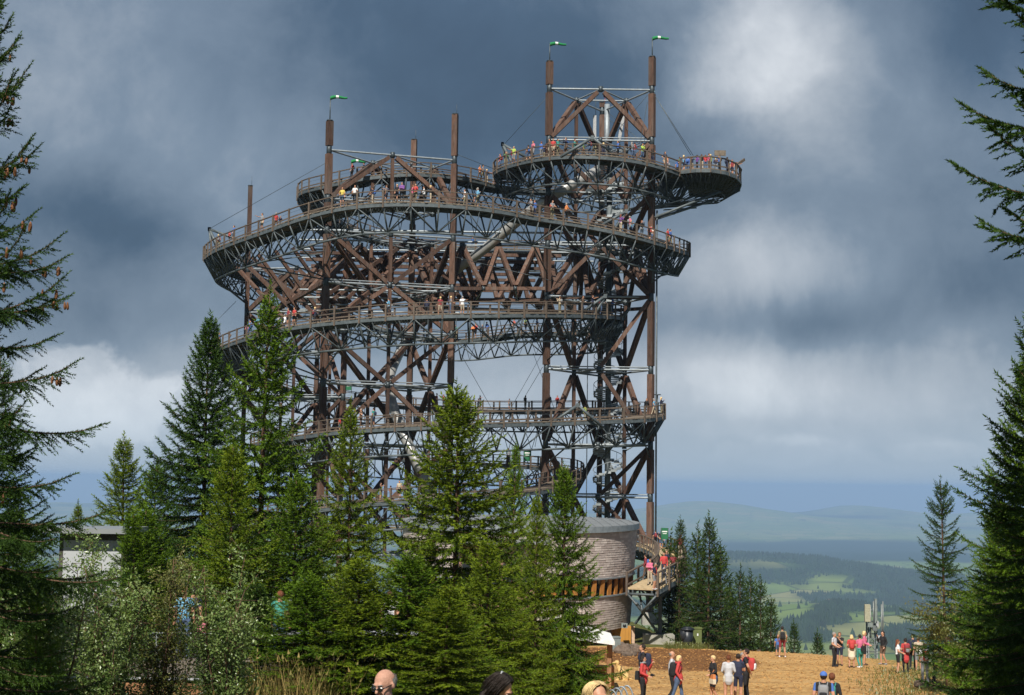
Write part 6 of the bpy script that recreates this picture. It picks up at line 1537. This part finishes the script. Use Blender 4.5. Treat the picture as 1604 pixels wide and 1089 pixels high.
plaza_person(1417, 73, 1.66, N * 1.05, 'red', 'black', 'woman in red tunic with dark red backpack over black leggings', ('bun', 'dark'), ('relax', 'carry'), 'stand', True, 'short', 'tight', (0, .1), 0, 'dark red', 'grey', hem=.66, group=G2)
plaza_person(1428, 76, 1.78, N * .8, 'navy', 'black', 'man bent under a large navy backpack among the group by the bush', ('short', 'dark'), ('down', 'strap'), 'stand', False, 'short', 'trousers', (-.3, .2), .08, 'navy', None, psize=1.25, group=G2)
plaza_person(1437, 75, 1.68, N * 1.05, 'beige', 'grey', 'person in beige shirt and grey shorts partly hidden by the bush', ('short', 'brown'), ('down', 'down'), 'stand', False, 'short', 'shorts', (0, .1), group=G2)
plaza_person(1447, 66, 1.74, N * 1.02, 'white', 'grey', 'person in white shirt with red backpack and long grey trousers', ('short', 'brown'), ('carry', 'carry'), 'stand', False, 'short', 'trousers', (0, .25), 0, 'red', 'light grey', group=G2)
plaza_person(1462, 66.5, 1.64, E * .7, 'grey', 'black', 'woman in grey top and black leggings beside the leafy bush', ('tail', 'auburn'), ('carry', 'carry'), 'contra', True, 'short', 'tight', (0, .1), group=G2)
plaza_person(1277, 93, 1.6, N, 'beige', 'beige', 'person sitting low beyond the brink, only the head showing, tiny squat spruce side', ('short', 'brown'), group=G2, dz=-1.15)
plaza_person(1293, 93, 1.66, Wt, 'black', 'black', 'person in black sitting low beyond the plaza brink', ('short', 'dark'), group=G2, dz=-1.05)
G3 = 'people behind the bushes'
TZ = lambda px, Y: -4.5 - at_px(px, Y).z
plaza_person(290, 37.2, 1.74, N, 'light blue', 'denim', 'auburn haired person in light blue on the terrace behind the leafy bushes', ('short', 'auburn'), group=G3, dz=TZ(290, 37.2))
plaza_person(304, 37.6, 1.72, N * .9, 'navy', 'black', 'dark haired person in navy on the terrace behind the leafy bushes', ('short', 'dark'), group=G3, dz=TZ(304, 37.6))
plaza_person(318, 36.4, 1.1, N * .9, 'pink', 'black', 'child in pink on the terrace behind the leafy bushes', ('short', 'blond'), group=G3, dz=TZ(318, 36.4))
plaza_person(440, 37.0, 1.7, N * .9, 'teal', 'denim', 'person in teal on the terrace between the foreground spruces', ('short', 'auburn'), group=G3, dz=TZ(440, 37.0))
plaza_person(612, 37.6, 1.7, N * .9, 'white', 'denim', 'person in white on the terrace beside the thin reddish trunk', ('short', 'brown'), group=G3, dz=TZ(612, 37.6))
plaza_person(70, 36, 1.72, N, 'navy', 'black', 'person in navy half hidden by the cone bearing spruce', ('short', 'auburn'), group=G3, dz=TZ(70, 36))

# -------- three people close to the camera: only heads and shoulders reach into view
def near_person(px, py, Y, yaw, head, hairstyle, top, label, female, lean=0.0, glasses=False, pack=None, hair=None, skin='skin', bottoms='denim'):
    hd = P(px, py, Y); g = gz(hd.x, Y); h = (hd.z - g)
    me = body('person', .0085, ('relax', 'relax'), 'stand', female, 'short', 'trousers', head, lean, True)
    # height of this pose's crown above its feet
    n = len(me.vertices); co = np.empty(n * 3, dtype=np.float32); me.vertices.foreach_get('co', co); zt = co.reshape(-1, 3)[:, 2].max()
    s = h / zt; off = Matrix.Rotation(yaw, 3, 'Z') @ Vector(me['hc']) * s
    p = Vector((hd.x - off.x, Y - off.y, g)); M = Matrix.Translation(p) @ Matrix.Rotation(yaw, 4, 'Z') @ Matrix.Scale(s, 4)
    o = bpy.data.objects.new('person', me); COL.objects.link(o); o.matrix_basis = M
    for sl2, m in zip(o.material_slots, [MAT[skin], CM(top), CM(bottoms), CM('black')]): sl2.link = 'OBJECT'; sl2.material = m
    tag(o, label, 'person', 'people close to the camera')
    hc, hq = Vector(me['hc']), me['hq']; q = Matrix.Rotation(hq[0], 3, 'Z') @ Matrix.Rotation(hq[1], 3, 'X'); L = lambda *v: hc + q @ Vector(v)
    part('hair', hair_mesh(hairstyle, hair, hc, hq, False, .088), o, M)
    for sx in (-1, 1):
        b = MB(); b.ellip(L(sx * .033, -.080, .008), .013, .010, .008, 10, 8, rot=q); part('eye', b.mesh('eye', 'sock_white'), o, M)
        b = MB(); b.ellip(L(sx * .033, -.0885, .008), .006, .004, .006, 8, 6, rot=q); part('iris', b.mesh('iris', 'hair_dark'), o, M)
        b = MB(); b.path([L(sx * .016, -.093, .030), L(sx * .034, -.090, .036), L(sx * .052, -.076, .030)], .004, 5); part('eyebrow', b.mesh('eyebrow', 'hair_' + (hair if hair != 'bald' else 'brown')), o, M)
    b = MB(); b.ellip(L(0, -.088, -.055), .024, .007, .008, 10, 6, rot=q); part('mouth', b.mesh('mouth', 'cloth_dark_red'), o, M)
    if hairstyle != 'bald':        # loose strands combed over the cap of hair
        b = MB(); r_ = random.Random(int(px))
        for k in range(420):
            a0 = r_.uniform(-1, 1); sgn = 1 if a0 > 0 else -1; st_ = Vector((a0 * .02, r_.uniform(-.062, .09), .134 - .3 * abs(a0) * .02)); pts = []; ph = r_.uniform(.9, 2.1) if hairstyle != 'long' else r_.uniform(1.5, 2.3); yy = st_.y
            for t in range(6):
                th = t / 5 * ph; rr_x = .0905 + .004 * r_.random(); sw = .03 * (t / 5) ** 2
                k_ = math.sqrt(max(.05, 1 - (yy / .115) ** 2)); pts.append(L(sgn * (abs(a0) * .02 + rr_x * k_ * math.sin(th)), .012 + yy + sw, .028 + .108 * k_ * math.cos(th) - (.06 * max(0, th - 1.5))))
            b.path(pts, [.0028, .0034, .0034, .003, .0026, .0015], 3)
        part('hair_strands', b.mesh('hair_strands', 'hair_' + hair), o, M, kind='stuff')
    if glasses:
        b = MB()
        for sx in (-1, 1): b.ellip(L(sx * .034, -.100, .002), .027, .006, .019, 12, 8, rot=q); b.tube(L(sx * .06, -.092, .010), L(sx * .083, .01, .008), .004, 5)
        b.tube(L(-.012, -.106, .006), L(.012, -.106, .006), .004, 5); part('sunglasses', b.mesh('sunglasses', 'sunglass'), o, M)
    if pack: backpack(o, M, pack)
    return o, M, L
o, M, L = near_person(603, 1049, 13, -.55, (-.1, .32), 'bald', 'blue', 'bald man in blue T-shirt with sunglasses and dark backpack straps at bottom', False, .05, True, 'navy', 'grey', 'skin_bald')
o, M, L = near_person(783, 1057, 12.5, .9, (.35, .55), 'long', 'black', 'dark haired woman bending her head, hair held by a clip', True, .12, False, None, 'dark')
b = MB(); b.path([L(-.045, .045, .118), L(0, .06, .128), L(.045, .045, .118)], .009, 6); part('hair_clip', b.mesh('hair_clip', 'antenna_white'), o, M)
near_person(936, 1071, 13, .3, (.2, .05), 'long', 'grey', 'blond woman whose forehead and parted hair show at the bottom edge', True, 0, False, None, 'blond')

# -------- the dog
def dog():
    p = at_px(975, 63); b = MB(); cb = lambda a, c, r1, r2: cone_between(b, a, c, r1, r2, 10)
    # sitting with its back to us, turned to the left: local frame faces -X
    cb((.16, 0, .20), (-.04, 0, .40), .165, .135); cb((-.04, 0, .40), (-.14, 0, .56), .135, .105); cb((-.14, 0, .54), (-.20, 0, .70), .085, .075)
    b.ellip((-.22, 0, .77), .105, .085, .085, 12, 9); cb((-.29, 0, .755), (-.39, 0, .735), .052, .038); b.ellip((-.425, 0, .745), .018, .020, .016)
    for s in (-1, 1):
        b.ellip((-.18, s * .085, .745), .035, .016, .062, 8, 6, rot=Matrix.Rotation(s * .25, 3, 'X'))
        cb((-.13, s * .085, .46), (-.165, s * .085, .24), .058, .040); cb((-.165, s * .085, .24), (-.16, s * .085, .05), .038, .032); cb((-.16, s * .085, .035), (-.22, s * .085, .03), .036, .032)
        b.ellip((.13, s * .135, .165), .15, .075, .135, 12, 9); cb((.05, s * .15, .10), (.20, s * .15, .06), .045, .036); cb((.20, s * .15, .055), (-.02, s * .165, .035), .036, .034)
    cb((.27, 0, .09), (.42, .03, .05), .050, .040); cb((.42, .03, .05), (.58, .10, .035), .040, .018)
    me = remeshed(b, .018, 'dog'); me.materials.append(MAT['dog_fur']); o = bpy.data.objects.new('dog', me); COL.objects.link(o)
    M = Matrix.Translation(p) @ Matrix.Rotation(.15, 4, 'Z'); o.matrix_basis = M @ Matrix.Scale(1.0, 4); tag(o, 'cream coloured dog in a dark harness sitting on the bark chips', 'dog')
    h = MB(); h.path([Vector((-.09 + .06 * math.sin(t), .145 * math.cos(t), .46 + .15 * math.sin(t))) for t in np.linspace(0, 2 * PI, 20)], .014, 5); h.path([(-.17, 0, .62), (-.06, .13, .52), (.03, .15, .40), (.05, .10, .30)], .012, 5); h.path([(-.17, 0, .62), (-.06, -.13, .52), (.03, -.15, .40), (.05, -.10, .30)], .012, 5); part('harness', h.mesh('harness', 'black_leather'), o, M)
    n = MB(); n.ellip((-.43, 0, .75), .017, .019, .014); part('nose', n.mesh('nose', 'black_leather'), o, M)
    e = MB()
    for s in (-1, 1): e.ellip((-.305, s * .045, .795), .010, .010, .012, 6, 5)
    part('eyes', e.mesh('eyes', 'black_leather'), o, M)
dog()
